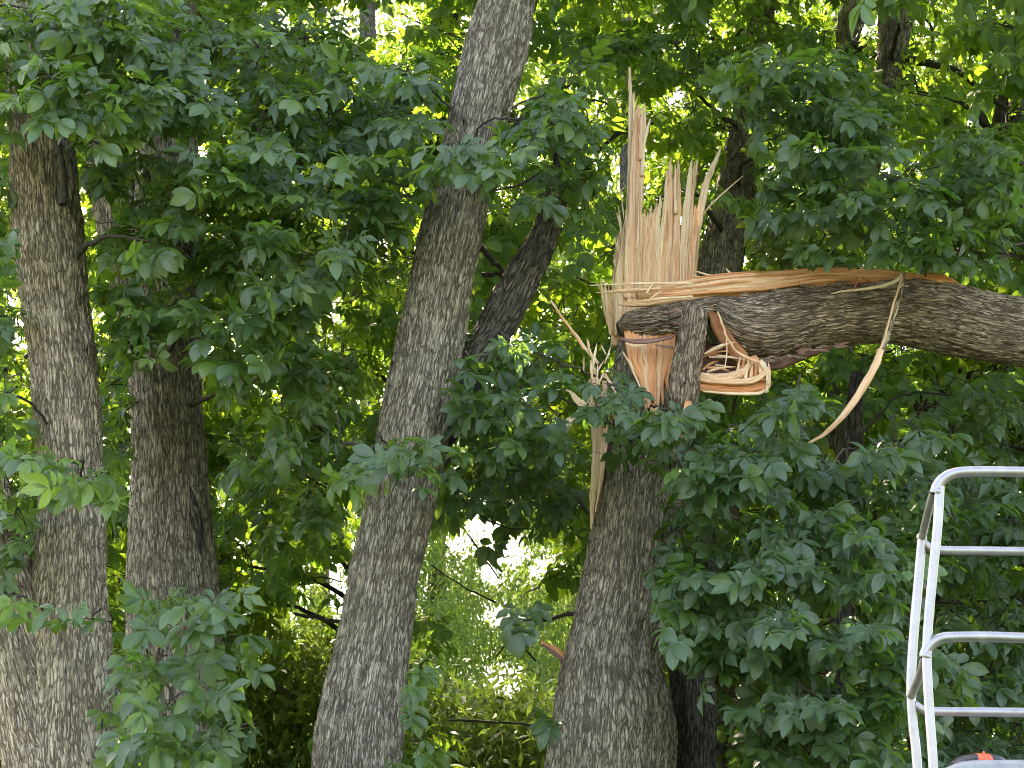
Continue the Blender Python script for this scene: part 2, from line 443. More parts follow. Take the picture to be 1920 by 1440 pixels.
# ------------------------------------------------------------------ ground and far terrain
def ground():
    m, nt, out = new_mat('ground_grass'); L = nt.links.new
    b = N(nt, 'ShaderNodeBsdfPrincipled'); L(b.outputs[0], out.inputs[0]); b.inputs['Roughness'].default_value = .95
    tc = N(nt, 'ShaderNodeTexCoord'); n = N(nt, 'ShaderNodeTexNoise'); n.inputs['Scale'].default_value = 3; n.inputs['Detail'].default_value = 8
    L(tc.outputs['Object'], n.inputs[0])
    r = ramp(nt, [(.35, (.05, .04, .025)), (.55, (.055, .09, .025)), (.75, (.09, .13, .035))]); L(n.outputs[0], r.inputs[0]); L(r.outputs[0], b.inputs['Base Color'])
    xs = np.concatenate([-np.geomspace(800, 2, 25), np.linspace(-1.8, 1.8, 5), np.geomspace(2, 800, 25)])
    ys = np.concatenate([-np.geomspace(300, 2, 12), [0], np.geomspace(2, 1500, 40)])
    X, Yg = np.meshgrid(xs, ys)
    Z = (vnoise(X * .3 + 40, Yg * .3 + 40, 3) - .5) * .12
    V = np.stack([X, Yg, Z], -1).reshape(-1, 3)
    me = make_mesh('ground', V, grid_faces(len(ys), len(xs), False), None, None, m)
    o = bpy.data.objects.new('ground', me); C.objects.link(o); o['kind'] = 'structure'
ground()
#@@TREES
# ------------------------------------------------------------------ leaves
def leaflet(L, Wd, rows, fold, curl, twist=0.0):
    """one leaflet along +x, blade normal +z: (rows+1) x 3 vertices"""
    s = np.linspace(0, 1, rows + 1)
    wv = np.interp(s, [0, .08, .25, .45, .62, .78, .9, 1], [.05, .30, .74, .98, 1, .80, .42, 0.02]) * Wd / 2 * 1.08
    a = curl * s ** 1.4
    x = np.concatenate([[0], np.cumsum(np.cos((a[1:] + a[:-1]) / 2) * L / rows)])
    z = -np.concatenate([[0], np.cumsum(np.sin((a[1:] + a[:-1]) / 2) * L / rows)])
    V = np.zeros((rows + 1, 3, 3)); UV = np.zeros((rows + 1, 3, 2))
    for k, sg in enumerate((-1, 0, 1)):
        tw = twist * s
        V[:, k, 0] = x + abs(sg) * wv * np.sin(a) * .15
        V[:, k, 1] = sg * wv * np.cos(fold) * np.cos(tw)
        V[:, k, 2] = z + abs(sg) * wv * np.sin(fold) + sg * wv * np.sin(tw)
        UV[:, k, 0] = .5 + sg * .5; UV[:, k, 1] = s
    return V.reshape(-1, 3), grid_faces(rows + 1, 3, False), UV.reshape(-1, 2)

def rotz(V, a):
    c, s = math.cos(a), math.sin(a)
    return V @ np.array([[c, s, 0], [-s, c, 0], [0, 0, 1]])

def roty(V, a):
    c, s = math.cos(a), math.sin(a)
    return V @ np.array([[c, 0, -s], [0, 1, 0], [s, 0, c]])

def compound(rows, r, petiole=True):
    """palmate-looking compound leaf of five or seven leaflets, about 0.29 m long"""
    n = r.choice([5, 5, 7])
    V, F, U = [], [], []; off = 0
    stem = .085
    spec = [(stem + .045, 0, .150, .070)]
    pairs = [(stem + .028, .80, .128, .062), (stem, 1.42, .090, .047)] + ([(stem - .03, 1.4, .066, .034)] if n == 7 else [])
    for (x0, an, L, wd) in pairs:
        for sg in (-1, 1): spec.append((x0, sg * (an + r.normal(0, .12)), L, wd))
    for (x0, an, L, wd) in spec:
        k = 1 + r.normal(0, .10)
        v, f, u = leaflet(L * k, wd * k * (1 + r.normal(0, .08)), rows, r.uniform(.12, .55), r.uniform(.15, 1.1), r.normal(0, .35))
        v = roty(v, r.normal(.12, .22)); v = rotz(v, an)
        v[:, 0] += x0
        V.append(v); F.append(f + off); U.append(u); off += len(v)
    if petiole:
        P = np.array([[0, 0, 0], [stem * .5, 0, .004], [stem + .046, 0, 0]])
        v, f, u = tubes([(P, np.array([.0022, .0018, .0010]))], 3)
        V.append(v); F.append(f + off); U.append(np.full((len(v), 2), (.5, 0.))); off += len(v)
    return np.concatenate(V), np.concatenate(F), np.concatenate(U)

def low_compound(r):
    V, F, U = [], [], []
    stem = .085; k = 0
    for (x0, an, L, wd) in [(stem + .045, 0, .15, .075), (stem + .02, .72, .128, .066), (stem + .02, -.72, .128, .066), (stem, 1.3, .09, .05), (stem, -1.3, .09, .05)]:
        z = r.uniform(-.03, .03)
        v = np.array([[0, 0, 0], [L * .55, wd / 2, .012], [L, 0, z - .03], [L * .55, -wd / 2, .012]])
        v = rotz(v, an + r.normal(0, .15)); v[:, 0] += x0
        V.append(v); F.append([[k, k + 1, k + 2, k + 3]]); U.append([[.5, 0], [1, .6], [.5, 1], [0, .6]]); k += 4
    return np.concatenate(V), np.concatenate(F), np.concatenate(U)

def single_leaf(r, L, wd):
    v = np.array([[0, 0, 0], [L * .45, wd / 2, r.uniform(0, .2) * wd], [L, 0, -.18 * L * r.random()], [L * .45, -wd / 2, r.uniform(0, .2) * wd]])
    return v, np.array([[0, 1, 2, 3]]), np.array([[.5, 0], [1, .5], [.5, 1], [0, .5]])

_r = np.random.default_rng(3)
T_HI = [compound(6, _r) for _ in range(12)]
T_MID = [compound(2, _r, False) for _ in range(10)]
T_LOW = [low_compound(_r) for _ in range(8)]
def tri_or_quad(F): return F

def rotmats(d, n):
    d = nrm(d); n = nrm(n - (n * d).sum(-1, keepdims=True) * d)
    y = np.cross(n, d)
    return np.stack([d, y, n], -1)            # columns

def batch(templates, pos, d, n, size, tint, name, mat, r):
    R = rotmats(d, n); var = r.integers(0, len(templates), len(pos))
    Vs, Fs, Us, Ts = [], [], [], []; off = 0
    for k, (v, f, u) in enumerate(templates):
        s = np.where(var == k)[0]
        if not len(s): continue
        X = np.einsum('lij,vj->lvi', R[s] * size[s, None, None], v) + pos[s, None, :]
        Vs.append(X.reshape(-1, 3))
        Fs.append((f[None] + (np.arange(len(s)) * len(v))[:, None, None]).reshape(-1, f.shape[1]) + off)
        Us.append(np.tile(u, (len(s), 1)))
        Ts.append(np.repeat(tint[s], len(v))); off += len(s) * len(v)
    return make_mesh(name, np.concatenate(Vs), np.concatenate(Fs), np.concatenate(Us), {'tint': np.concatenate(Ts)}, mat)

def leaf_bank(mat, key):
    """shared leaf meshes, 12 shapes in 5 tints"""
    out = []
    for ti in (.05, .28, .5, .72, .95):
        out.append([make_mesh('leaf_' + key, v, f, u, {'tint': np.full(len(v), ti)}, mat) for v, f, u in T_HI])
    return out
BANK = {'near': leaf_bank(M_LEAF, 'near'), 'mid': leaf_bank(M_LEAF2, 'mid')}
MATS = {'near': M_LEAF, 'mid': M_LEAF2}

class Foliage:
    def __init__(s, th, key, seed):
        s.th, s.key, s.r = th, key, np.random.default_rng(seed)
        s.pos, s.d, s.n, s.size, s.tint = [], [], [], [], []
        s.low = []
    def add(s, pos, d, n, size, tint):
        s.pos.append(pos); s.d.append(d); s.n.append(n); s.size.append(size); s.tint.append(tint)
    def finish(s, nobj=300):
        pos, d, n = (np.concatenate(a) for a in (s.pos, s.d, s.n))
        size, tint = np.concatenate(s.size), np.clip(np.concatenate(s.tint), 0, 1)
        px, py, f = PX(pos + nrm(d) * .15 * size[:, None])
        inn = (px > 0) & (px < 1920) & (py > 0) & (py < 1440)
        score = np.where(inn, size / f, 0)
        # the nearest leaves of the tree are the ones that show
        order = np.argsort(-score)
        pick = order[:nobj]; pick = pick[score[pick] > 0]
        rest = np.setdiff1d(np.arange(len(pos)), pick)
        R = rotmats(d, n); base = np.array(BASES[s.th.name])
        bank = BANK[s.key]
        for i in pick:
            me = bank[int(min(4, tint[i] * 5))][int(s.r.integers(0, 12))]
            o = bpy.data.objects.new('leaf', me); C.objects.link(o); o.parent = s.th
            M = np.eye(4); M[:3, :3] = R[i] * size[i]; M[:3, 3] = pos[i] - base
            o.matrix_basis = Matrix(M.tolist())
        near = rest[inn[rest]]; far = rest[~inn[rest]]
        tpl = T_MID
        if len(near): part('foliage', batch(tpl, pos[near], d[near], n[near], size[near], tint[near], 'foliage', MATS[s.key], s.r), s.th, kind='stuff')
        if len(far): part('outer_foliage', batch(T_LOW, pos[far], d[far], n[far], size[far], tint[far], 'outer_foliage', MATS[s.key], s.r), s.th, kind='stuff')

# regions where bare trunk, wood or limb shows in the photograph; front leaves keep off them
KEEP = [
 [(15, 262), (135, 250), (165, 560), (188, 760), (60, 760), (38, 600)],
 [(70, 960), (195, 960), (205, 1130), (60, 1150)], [(0, 1180), (150, 1180), (180, 1440), (0, 1440)],
 [(245, 700), (372, 690), (395, 900), (405, 1060), (245, 1070)],
 [(905, -40), (1005, -40), (955, 190), (855, 180)], [(800, 370), (905, 370), (830, 800), (705, 800), (760, 560)],
 [(690, 920), (812, 920), (745, 1440), (585, 1440), (640, 1130)],
 [(1165, 100), (1225, 100), (1400, 240), (1430, 350), (1340, 500), (1320, 560), (1145, 560), (1110, 515), (1150, 480)],
 [(1130, 500), (1700, 500), (1960, 540), (1960, 690), (1700, 655), (1560, 665), (1460, 745), (1240, 745), (1180, 650), (1120, 560)],
 [(1640, 640), (1690, 640), (1600, 800), (1520, 850), (1500, 825), (1580, 760)],
 [(1120, 880), (1230, 880), (1210, 1110), (1235, 1200), (1260, 1440), (1020, 1440), (1090, 1120)],
 [(1095, 800), (1145, 800), (1130, 960), (1100, 990)], [(1025, 555), (1050, 560), (1120, 650), (1150, 680), (1150, 740), (1120, 745), (1098, 690)], [(1045, 725), (1110, 740), (1105, 800), (1050, 800)], [(1010, 1190), (1075, 1200), (1075, 1260), (1010, 1240)],
]
KEEP2 = [[(1318, 380), (1410, 300), (1425, 170), (1370, 200), (1350, 290), (1310, 400), (1295, 525), (1395, 525), (1400, 400)], [(1640, 10), (1712, 10), (1690, 170), (1632, 170)], [(1590, 0), (1650, 0), (1610, 110), (1562, 110)], [(1540, 340), (1605, 340), (1590, 440), (1540, 440)]]
KEEP += [[(1306, 400), (1380, 370), (1392, 505), (1300, 505)], [(1640, 20), (1705, 20), (1685, 150), (1635, 150)]]
def inside(poly, x, y):
    c = np.zeros(np.shape(x), bool); n = len(poly)
    for i in range(n):
        x1, y1 = poly[i]; x2, y2 = poly[i - 1]
        cond = ((y1 > y) != (y2 > y))
        xi = (x2 - x1) * (y - y1) / ((y2 - y1) + 1e-9) + x1
        c ^= cond & (x < xi)
    return c
def blocked(P):
    px, py, _ = PX(P)
    b = np.zeros(np.shape(px), bool)
    for k in KEEP: b |= inside(k, px, py)
    return b

def spray(fol, p0, h, L, nleaf, r, size=1.0, tint=.4, droop=.5, keep=True, hang=0.0):
    """a leafy twig from p0 heading h; returns its centre line"""
    h = nrm(h)
    t = np.linspace(0, 1, 6)
    P = p0 + h * (L * t)[:, None] + np.array([0, 0, -1]) * (droop * L * .5 * t ** 2)[:, None] + r.normal(0, .012, (6, 3)) * t[:, None]
    ts = np.clip(np.linspace(.22, 1, nleaf) + r.normal(0, .03, nleaf), 0, 1)
    pos = np.stack([np.interp(ts, t, P[:, i]) for i in range(3)], 1)
    side = nrm(np.cross(h, [0, 0, 1.0]) + 1e-6)
    sg = np.where(np.arange(nleaf) % 2, 1, -1)[:, None]
    fw = np.linspace(.3, 1.2, nleaf)[:, None]
    d = side * sg * (1.15 - fw * .45) + h * fw + np.array([0, 0, -1]) * (.35 + .5 * droop + hang) + r.normal(0, .33, (nleaf, 3))
    n = np.array([0, 0, .75]) + h * (.45 + .3 * droop) + side * sg * .25 + np.array([0, -.25, 0]) + r.normal(0, .5, (nleaf, 3))
    sz = size * r.uniform(.72, 1.15, nleaf) * np.linspace(.95, 1.05, nleaf)
    tn = tint + r.normal(0, .15) + r.normal(0, .17, nleaf)
    young = ts > .93
    tn = np.where(young & (r.random(nleaf) < .4), tn + .3, tn)
    if keep:
        dd = nrm(d)
        bad = blocked(pos + dd * .12 * size) | blocked(pos + dd * .27 * size)
        ok = ~bad
        if ok.sum() == 0: return None
        pos, d, n, sz, tn = pos[ok], d[ok], n[ok], sz[ok], tn[ok]
    else:
        m = nrm(d) * .14 * size + pos
        qx, qy, _ = PX(m); hid = np.zeros(len(pos), bool)
        for k in KEEP2: hid |= inside(k, qx, qy) & (m[:, 1] < 12.95)
        if hid.all(): return None
        pos, d, n, sz, tn = (a_[~hid] for a_ in (pos, d, n, sz, tn))
    fol.add(pos, d, n, sz, tn)
    return P

def clump(fol, cx, cy, rx, ry, Y, lai, r, anchor=None, dY=.45, size=1.0, tint=.4, keep=True, droop=.5, front=.7, limb=.018, hang=0.0):
    """sprays over an ellipse of the view at about Y metres, on twigs of one branch"""
    f = Y / cp
    area = math.pi * rx * ry * (f / FPX) ** 2
    if keep: size *= .79; lai *= 1.7
    ns = max(1, int(round(area * lai / (.075 * size * size))))
    c = W(cx, cy, Y)
    paths = []
    if anchor is not None and np.linalg.norm(np.asarray(anchor) - c) < 1.5:
        a = np.asarray(anchor, float)
        mid = (a + c) / 2 + np.array([0, 0, .10]) + r.normal(0, .05, 3)
        Q = smooth_path([a, mid, c], 14); Q[1:-1] += r.normal(0, .008, (12, 3))
        paths.append((Q, np.linspace(limb, .007, 14)))
    for i in range(ns):
        rr, an = math.sqrt(r.random()), r.uniform(0, 2 * math.pi)
        p = W(cx + rx * rr * math.cos(an) * .85, cy + ry * rr * math.sin(an) * .85, Y + r.uniform(-dY, dY))
        out = (p - c) * np.array([1, 1, .6])
        h = nrm(nrm(out + 1e-6) * .8 + np.array([0, -front, .05]) + r.normal(0, .45, 3))
        h[2] = np.clip(h[2], -.5, .45)
        L = r.uniform(.28, .5) * size
        q = spray(fol, p - h * L * .5, h, L, int(r.integers(6, 10)), r, size, tint, droop, keep, hang)
        if q is None: continue
        R = np.linspace(.0042, .0018, 6) * size
        st = q[0]; b = c + (st - c) * .35 + r.normal(0, .05, 3) * size
        link_ = smooth_path([b, (b + st) / 2 + r.normal(0, .03, 3), st], 5)
        if not keep or not blocked(link_[2:3])[0]:
            paths.append((np.vstack([link_[:-1], q]), np.concatenate([np.linspace(.0075, .0045, 4) * size, R])))
    return paths

def branch_part(th, paths, name='branch', mat=None, sides=5):
    if name == 'branch' and mat is None and sides < 6:
        paths = [p for p in paths if blocked(np.asarray(p[0])).mean() < .25 or not FILTER]
    if not paths: return
    v, f, u = tubes(paths, sides)
    part(name, make_mesh(name, v, f, u, {'ridge': np.full(len(v), .6)}, mat or M_TWIG), th)

TRUNKS = {}
FILTER = False
def put_trunk(th, rows, Y, name='trunk', mat=None, seed=1, dens=.012, seg=150, **kw):
    P, R = trunk_rows(rows, Y, dens)
    me = bark_tube(P, R, None, seg, seed=seed, mat=mat or M_BARK, name=name, **kw)
    TRUNKS.setdefault(th.name, (P, R))
    return part(name, me, th)

def anchor_on(th, cx, cy, Y):
    P, R = TRUNKS[th.name]
    px, py, _ = PX(P)
    k = int(np.argmin(np.abs(py - (cy + 90))))
    return P[k]

def base_of(px, Y):
    p = W(px, 1400, Y); return (float(p[0]), float(Y), 0.0)

r = np.random.default_rng(11)

# ---------------------------------------------------------------- left trunk, forked low down
tA = thing('hickory_tree', 'tree at the left edge, warm light coloured into its bark, trunk forked low, dark dead stub near its top', 'tree', base_of(120, 9.5))
put_trunk(tA, [(-1500, -60, 20), (-400, 0, 92), (0, 12, 108), (230, 22, 130), (400, 28, 145), (600, 45, 163), (700, 60, 175), (800, 65, 184), (900, 72, 188), (1000, 72, 190),
    (1100, 66, 193), (1180, 52, 198), (1250, 38, 205), (1350, 30, 215), (1440, 25, 226), (1800, 0, 265), (2600, -50, 330)], 9.5, mat=M_BARK_WARM, seed=2, lump=.016)
put_trunk(tA, [(-600, -170, -80), (700, -120, -20), (950, -95, 22), (1060, -70, 52), (1150, -45, 85), (1250, -25, 110), (1350, -5, 140), (1440, 15, 165), (1800, 10, 200), (2600, -20, 250)], 9.46, 'stem', M_BARK_WARM, seed=5, lump=.016, seg=130)
P_, R_ = poly_branch([(100, 238, 15), (112, 285, 13), (119, 330, 13), (118, 384, 17)], 9.2, n=24, wob=.002, seed=2)
branch_part(tA, [(P_, R_)], 'dead_stub', M_TWIG, 8)
branch_part(tA, [poly_branch([(150, 472, 13), (172, 455, 10), (208, 446, 8), (282, 452, 5)], 9.35, -.3, seed=3)], 'branch', sides=6)

# ---------------------------------------------------------------- second trunk
tB = thing('hickory_tree', 'straight grey tree second from the left with a dark scar on its right side', 'tree', base_of(320, 10.6))
put_trunk(tB, [(-1500, 230, 300), (-300, 262, 345), (0, 270, 362), (300, 262, 365), (640, 243, 372), (800, 247, 382), (900, 249, 388), (1000, 246, 396), (1050, 236, 403), (1120, 235, 407), (1200, 237, 410), (1440, 240, 416), (1800, 232, 430), (2600, 215, 470)], 10.6, seed=8, lump=.014)
put_trunk(tB, [(-900, 20, 100), (150, 150, 225), (300, 170, 250), (450, 190, 262), (700, 250, 310), (850, 270, 330)], 10.75, 'stem', M_BARK, seed=9, seg=90, dens=.02)
sc_ = W(np.array([352, 362, 372, 376]), np.array([905, 945, 985, 1040]), 10.43)
branch_part(tB, [(smooth_path(sc_, 16), np.array([.004, .01, .014, .018, .022, .024, .026, .028, .028, .027, .025, .022, .018, .014, .009, .004]))], 'scar', M_BARK_DARK, 7)

# ---------------------------------------------------------------- leaning trunk
tC = thing('hickory_tree', 'big bare grey trunk leaning to the right, whole height of the picture', 'tree', base_of(660, 9.6))
put_trunk(tC, [(-1500, 1200, 1290), (-500, 1010, 1105), (-150, 935, 1030), (0, 903, 1002), (100, 870, 985), (200, 850, 950), (300, 826, 928), (400, 800, 912), (480, 775, 897), (600, 752, 872), (700, 730, 852), (740, 724, 850), (800, 706, 836), (900, 692, 818),
    (1000, 678, 798), (1100, 656, 782), (1200, 640, 766), (1300, 614, 757), (1370, 590, 752), (1440, 588, 746), (1800, 545, 735), (2600, 450, 740)], 9.6, seed=13, lump=.014, mat=M_BARK)
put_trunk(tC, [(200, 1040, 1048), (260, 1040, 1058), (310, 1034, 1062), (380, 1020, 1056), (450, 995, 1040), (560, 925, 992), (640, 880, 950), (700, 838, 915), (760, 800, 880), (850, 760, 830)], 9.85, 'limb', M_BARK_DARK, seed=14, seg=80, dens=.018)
branch_part(tC, [poly_branch([(893, 455, 14), (915, 480, 12), (938, 505, 9), (960, 530, 5)], 9.9, .2, seed=31), poly_branch([(905, 515, 9), (930, 518, 7), (955, 526, 5)], 10., .1, seed=32)], sides=6)
branch_part(tC, [poly_branch([(828, 838, 9), (850, 822, 7), (885, 800, 4)], 9.7, .2, seed=33)], sides=5)
branch_part(tC, [poly_branch([(822, 880, 6), (860, 925, 5), (930, 975, 4), (990, 990, 3)], 9.8, .9, seed=34)], sides=5)

# ---------------------------------------------------------------- shattered trunk
YB = 10.0
tD = thing('broken_tree', 'tree snapped high up, its trunk ending in tall pale upright splinters', 'tree', base_of(1150, YB))
put_trunk(tD, [(640, 1165, 1285), (700, 1150, 1300), (760, 1145, 1302), (800, 1142, 1298), (850, 1136, 1288), (920, 1120, 1276), (1010, 1107, 1268), (1100, 1096, 1260), (1145, 1090, 1254), (1200, 1074, 1246), (1240, 1062, 1243), (1280, 1052, 1252), (1310, 1044, 1264), (1370, 1034, 1270), (1440, 1024, 1270), (1600, 1005, 1285), (1900, 980, 1310), (2600, 930, 1370)], YB, seed=21, lump=.022, mat=M_BARK, cu=.03, cv=.085, seg=190)
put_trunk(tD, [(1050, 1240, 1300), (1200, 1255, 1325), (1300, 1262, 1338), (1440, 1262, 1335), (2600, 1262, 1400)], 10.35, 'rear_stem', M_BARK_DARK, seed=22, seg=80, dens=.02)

def splinter(pts, Y, th=.03, mat=None, seed=0, tree=None, name='splinter', nrows=None, bow=0.0, rough=.22, dY=0.0):
    """split wood along photo points (px,py,width px): a ribbed blade with real thickness"""
    rr = np.random.default_rng(1000 + seed)
    p = np.asarray(pts, float)
    ln = np.abs(np.diff(p[:, :2], axis=0)).sum()
    n = nrows or int(np.clip(ln / 5, 8, 90))
    q = smooth_path(p, n); t = np.linspace(0, 1, n)
    jag = (vnoise(t * n * .35, t * 0 + seed * 1.7, seed % 7) - .5) * 2
    q[:, 2] = np.maximum(q[:, 2] * (1 + rough * jag * np.minimum(1, 6 / np.maximum(q[:, 2], 1))), .7)
    q[:, 0] += (vnoise(t * n * .3 + 9, t * 0 + seed * 2.3, 3) - .5) * 2.2 * np.minimum(1, q[:, 2] / 6)
    P = W(q[:, 0], q[:, 1], Y + bow * np.sin(np.pi * t) + dY * t)
    _, _, f = PX(P)
    Wm = q[:, 2] * f / FPX
    T, S, D = frames(P)
    k = int(np.clip(Wm.max() / .004, 6, 40)); k += k % 2
    # closed ring: front k points, back k points
    s = np.linspace(-1, 1, k)
    Tm = np.minimum(th, Wm * .9)
    ribs = vnoise(s[None, :] * (k * .33) + seed * 3.1, t[:, None] * 3.2 + 5, seed % 11) + .4 * vnoise(s[None, :] * (k * .6) + 2, t[:, None] * 9, 5)
    front = (1 - s ** 6)[None, :] * .25 + ribs * .38 - .1
    back = -np.sqrt(np.clip(1 - s[::-1] ** 2, 0, 1))[None, :] * np.ones((n, 1)) * .8
    sx = np.concatenate([np.broadcast_to(s, (n, k)), np.broadcast_to(s[::-1] * .96, (n, k))], 1)
    dz = np.concatenate([front, back], 1) * Tm[:, None]
    sgn = -np.sign(D[:, 1:2])
    V = P[:, None] + sx[..., None] * (Wm / 2)[:, None, None] * S[:, None] + dz[..., None] * (D * sgn)[:, None]
    L = np.concatenate([[0], np.cumsum(np.linalg.norm(np.diff(P, axis=0), axis=1))])
    uv = np.stack([sx * Wm.mean() / 2 + dz, np.broadcast_to(L[:, None], sx.shape)], -1)
    rg = np.concatenate([np.clip((ribs - .25) * 1.5, 0, 1), np.full((n, k), .6)], 1)
    F = grid_faces(n, 2 * k)
    caps = []
    for ri in (0, n - 1):
        for j in range(k - 1): caps.append([ri * 2 * k + j, ri * 2 * k + j + 1, ri * 2 * k + 2 * k - 2 - j, ri * 2 * k + 2 * k - 1 - j])
    F = np.vstack([F, np.array(caps)])
    me = make_mesh(name, V, F, uv.reshape(-1, 2), {'ridge': rg.reshape(-1)}, mat or M_WPALE)
    return part(name, me, tree or tD)

def shY(x): return YB + ((x - 1228) / 80.0) ** 2 * .10 - .02
sd = 0
def S(pts, mat=M_WPALE, th=.035, Y=None, off=0.0, **kw):
    global sd; sd += 1
    x = pts[len(pts) // 2][0]
    return splinter(pts, (shY(x) if Y is None else Y) + off, th, mat, seed=sd, **kw)
# tall left shard and its tips
S([(1181, 126, 4), (1182, 180, 8), (1183, 230, 12), (1184, 320, 16), (1182, 400, 20), (1176, 470, 30), (1170, 540, 38), (1168, 630, 34)], M_WPALE, .05)
S([(1197, 196, 3), (1196, 215, 9), (1194, 260, 16), (1192, 340, 22), (1190, 430, 26), (1186, 540, 34), (1182, 640, 34)], M_WPEACH, .06)
S([(1191, 207, 2), (1190, 240, 8), (1187, 330, 14), (1184, 450, 20), (1180, 560, 26)], M_WPEACH, .03, off=-.03)
S([(1209, 193, 3), (1206, 240, 10), (1202, 320, 12), (1199, 400, 13), (1198, 500, 18), (1196, 630, 22)], M_WPALE, .05)
S([(1219, 223, 2), (1214, 243, 5), (1207, 275, 6), (1203, 330, 7)], M_WPALE, .015, off=-.02)
S([(1189, 172, 1.5), (1188, 200, 4), (1187, 250, 5)], M_WPALE, .012, off=-.02)
S([(1204, 203, 2), (1202, 240, 6), (1200, 300, 8)], M_WPEACH, .02, off=-.03)
# low middle shard
for i, (tx, ty, bx) in enumerate([(1209, 392, 1210), (1215, 398, 1214), (1221, 385, 1219), (1227, 392, 1223), (1231, 380, 1227), (1238, 366, 1232)]):
    S([(tx, ty, 2), (tx - 1, ty + 22, 7), (bx, ty + 60, 11), (bx, 520, 16), (bx - 3, 640, 17)], [M_WPEACH, M_WPALE][i % 2], .04)
# group of right shards
S([(1258, 295, 2), (1256, 320, 7), (1256, 360, 11), (1253, 420, 15), (1247, 500, 20), (1238, 640, 22)], M_WPEACH, .05)
S([(1251, 318, 2), (1249, 350, 6), (1246, 400, 8), (1240, 460, 11), (1232, 560, 14)], M_WPALE, .04)
S([(1261, 322, 2), (1262, 360, 6), (1262, 420, 9), (1258, 500, 14), (1252, 640, 16)], M_WPALE, .04, off=.02)
S([(1272, 300, 2), (1271, 330, 8), (1270, 380, 12), (1269, 440, 14), (1264, 520, 18), (1258, 640, 18)], M_WPEACH, .05)
S([(1266, 308, 1.5), (1266, 340, 4), (1266, 400, 6)], M_WPALE, .02, off=-.03)
S([(1297, 300, 2), (1294, 325, 8), (1290, 370, 12), (1284, 430, 15), (1278, 520, 20), (1268, 640, 20)], M_WPALE, .05)
S([(1303, 304, 2), (1300, 340, 6), (1296, 390, 8), (1290, 450, 10)], M_WPEACH, .03, off=-.01)
S([(1308, 298, 2), (1305, 320, 5), (1301, 350, 6), (1297, 390, 7), (1290, 470, 10)], M_WPALE, .03)
S([(1352, 277, 2), (1345, 295, 7), (1335, 318, 11), (1323, 350, 13), (1312, 400, 15), (1304, 450, 16), (1296, 520, 18), (1284, 640, 20)], M_WPALE, .045)
S([(1304, 385, 3), (1303, 420, 10), (1298, 470, 16), (1290, 560, 20), (1278, 640, 20)], M_WPEACH, .05, off=-.02)
S([(1393, 330, 1.5), (1370, 350, 2.5), (1340, 377, 3.5), (1312, 408, 4)], M_WPALE, .012, off=-.05)
S([(1156, 366, 1), (1170, 352, 2)], M_WPALE, .006)
for i in range(16):       # long fibres standing off the faces
    x = rng.uniform(1165, 1300); y = rng.uniform(330 if (x < 1200) else 420, 480)
    S([(x + rng.uniform(-3, 5), y, 1.2), (x, y + 60, 3), (x - 3, y + rng.uniform(100, 160), 3.5)], [M_WPALE, M_WPEACH][i % 2], .014, off=-.06)
for i in range(12):       # base boards filling the lower face
    x = 1160 + i * 11.5
    S([(x + 4, 430 + (i * 37) % 50, 6), (x + 1, 480, 17), (x - 3, 560, 19), (x - 6, 650, 18)], [M_WPALE, M_WPEACH, M_WPALE][i % 3], .05, off=.03)
# ragged left fringe
for i, (x0, y0, x1, y1, wd) in enumerate([(1126, 522, 1140, 610, 8), (1133, 524, 1146, 628, 9), (1141, 536, 1149, 622, 9), (1127, 556, 1137, 590, 5), (1150, 505, 1154, 618, 12), (1158, 470, 1163, 620, 14), (1119, 530, 1135, 560, 3)]):
    S([(x0, y0, 1.5), ((x0 + x1) / 2, (y0 + y1) / 2, wd), (x1, y1, wd * .7)], [M_WPALE, M_WPEACH][i % 3 == 2], .03, off=-.02)
for i in range(14):
    y = rng.uniform(340, 520); x = np.interp(y, [340, 450, 520], [1169, 1160, 1153])
    S([(x - rng.uniform(3, 8), y - 16, 1), (x, y + 10, 2), (x + 3, y + 40, 2)], M_WPALE, .008, off=-.02)
# orange hinge face below the limb
for i, (xt, xb, yb, wd) in enumerate([(1176, 1203, 742, 15), (1190, 1208, 770, 15), (1203, 1214, 782, 15), (1216, 1222, 800, 15), (1228, 1226, 826, 14), (1240, 1232, 795, 14), (1252, 1240, 760, 14), (1262, 1250, 735, 12)]):
    S([(xt, 622, wd), ((xt * .6 + xb * .4), 680, wd), (xb, (680 + yb) / 2, wd * .8), (xb + 3, yb, 3)], [M_WORANGE, M_WORANGE, M_WPEACH][i % 3], .05, Y=9.72 + .004 * i, rough=.05)
S([(1168, 660, 3), (1180, 680, 5), (1192, 706, 4), (1204, 735, 2)], M_WPALE, .02, Y=9.68)
S([(1226, 800, 8), (1232, 830, 9), (1238, 852, 3)], M_WORANGE, .02, Y=9.72)
# short dead stub standing in front, with its orange split
stub = [(1303, 574, 36), (1300, 584, 44), (1298, 610, 46), (1291, 650, 48), (1283, 700, 52), (1278, 750, 52), (1276, 800, 50), (1272, 860, 44)]
q = smooth_path(stub, 60); Pq = W(q[:, 0], q[:, 1], 9.50 + .25 * np.linspace(0, 1, 60) ** 2); _, _, fq = PX(Pq)
Rq = q[:, 2] / 2 * fq / FPX; Rq[:4] *= [.35, .7, .9, 1]
part('stub_branch', bark_tube(Pq, Rq, None, 90, amp=.010, cu=.022, cv=.07, seed=41, lump=.012, mat=M_BARK_LIMB, name='stub_branch'), tD, label='upright stub of bark-covered branch in front of the break')
S([(1291, 752, 12), (1288, 780, 16), (1280, 806, 15), (1272, 826, 4)], M_WORANGE, .03, Y=9.42)
S([(1304, 748, 3), (1302, 790, 7), (1296, 830, 6)], M_BARK_DARK, .03, Y=9.50, name='bark_flake')
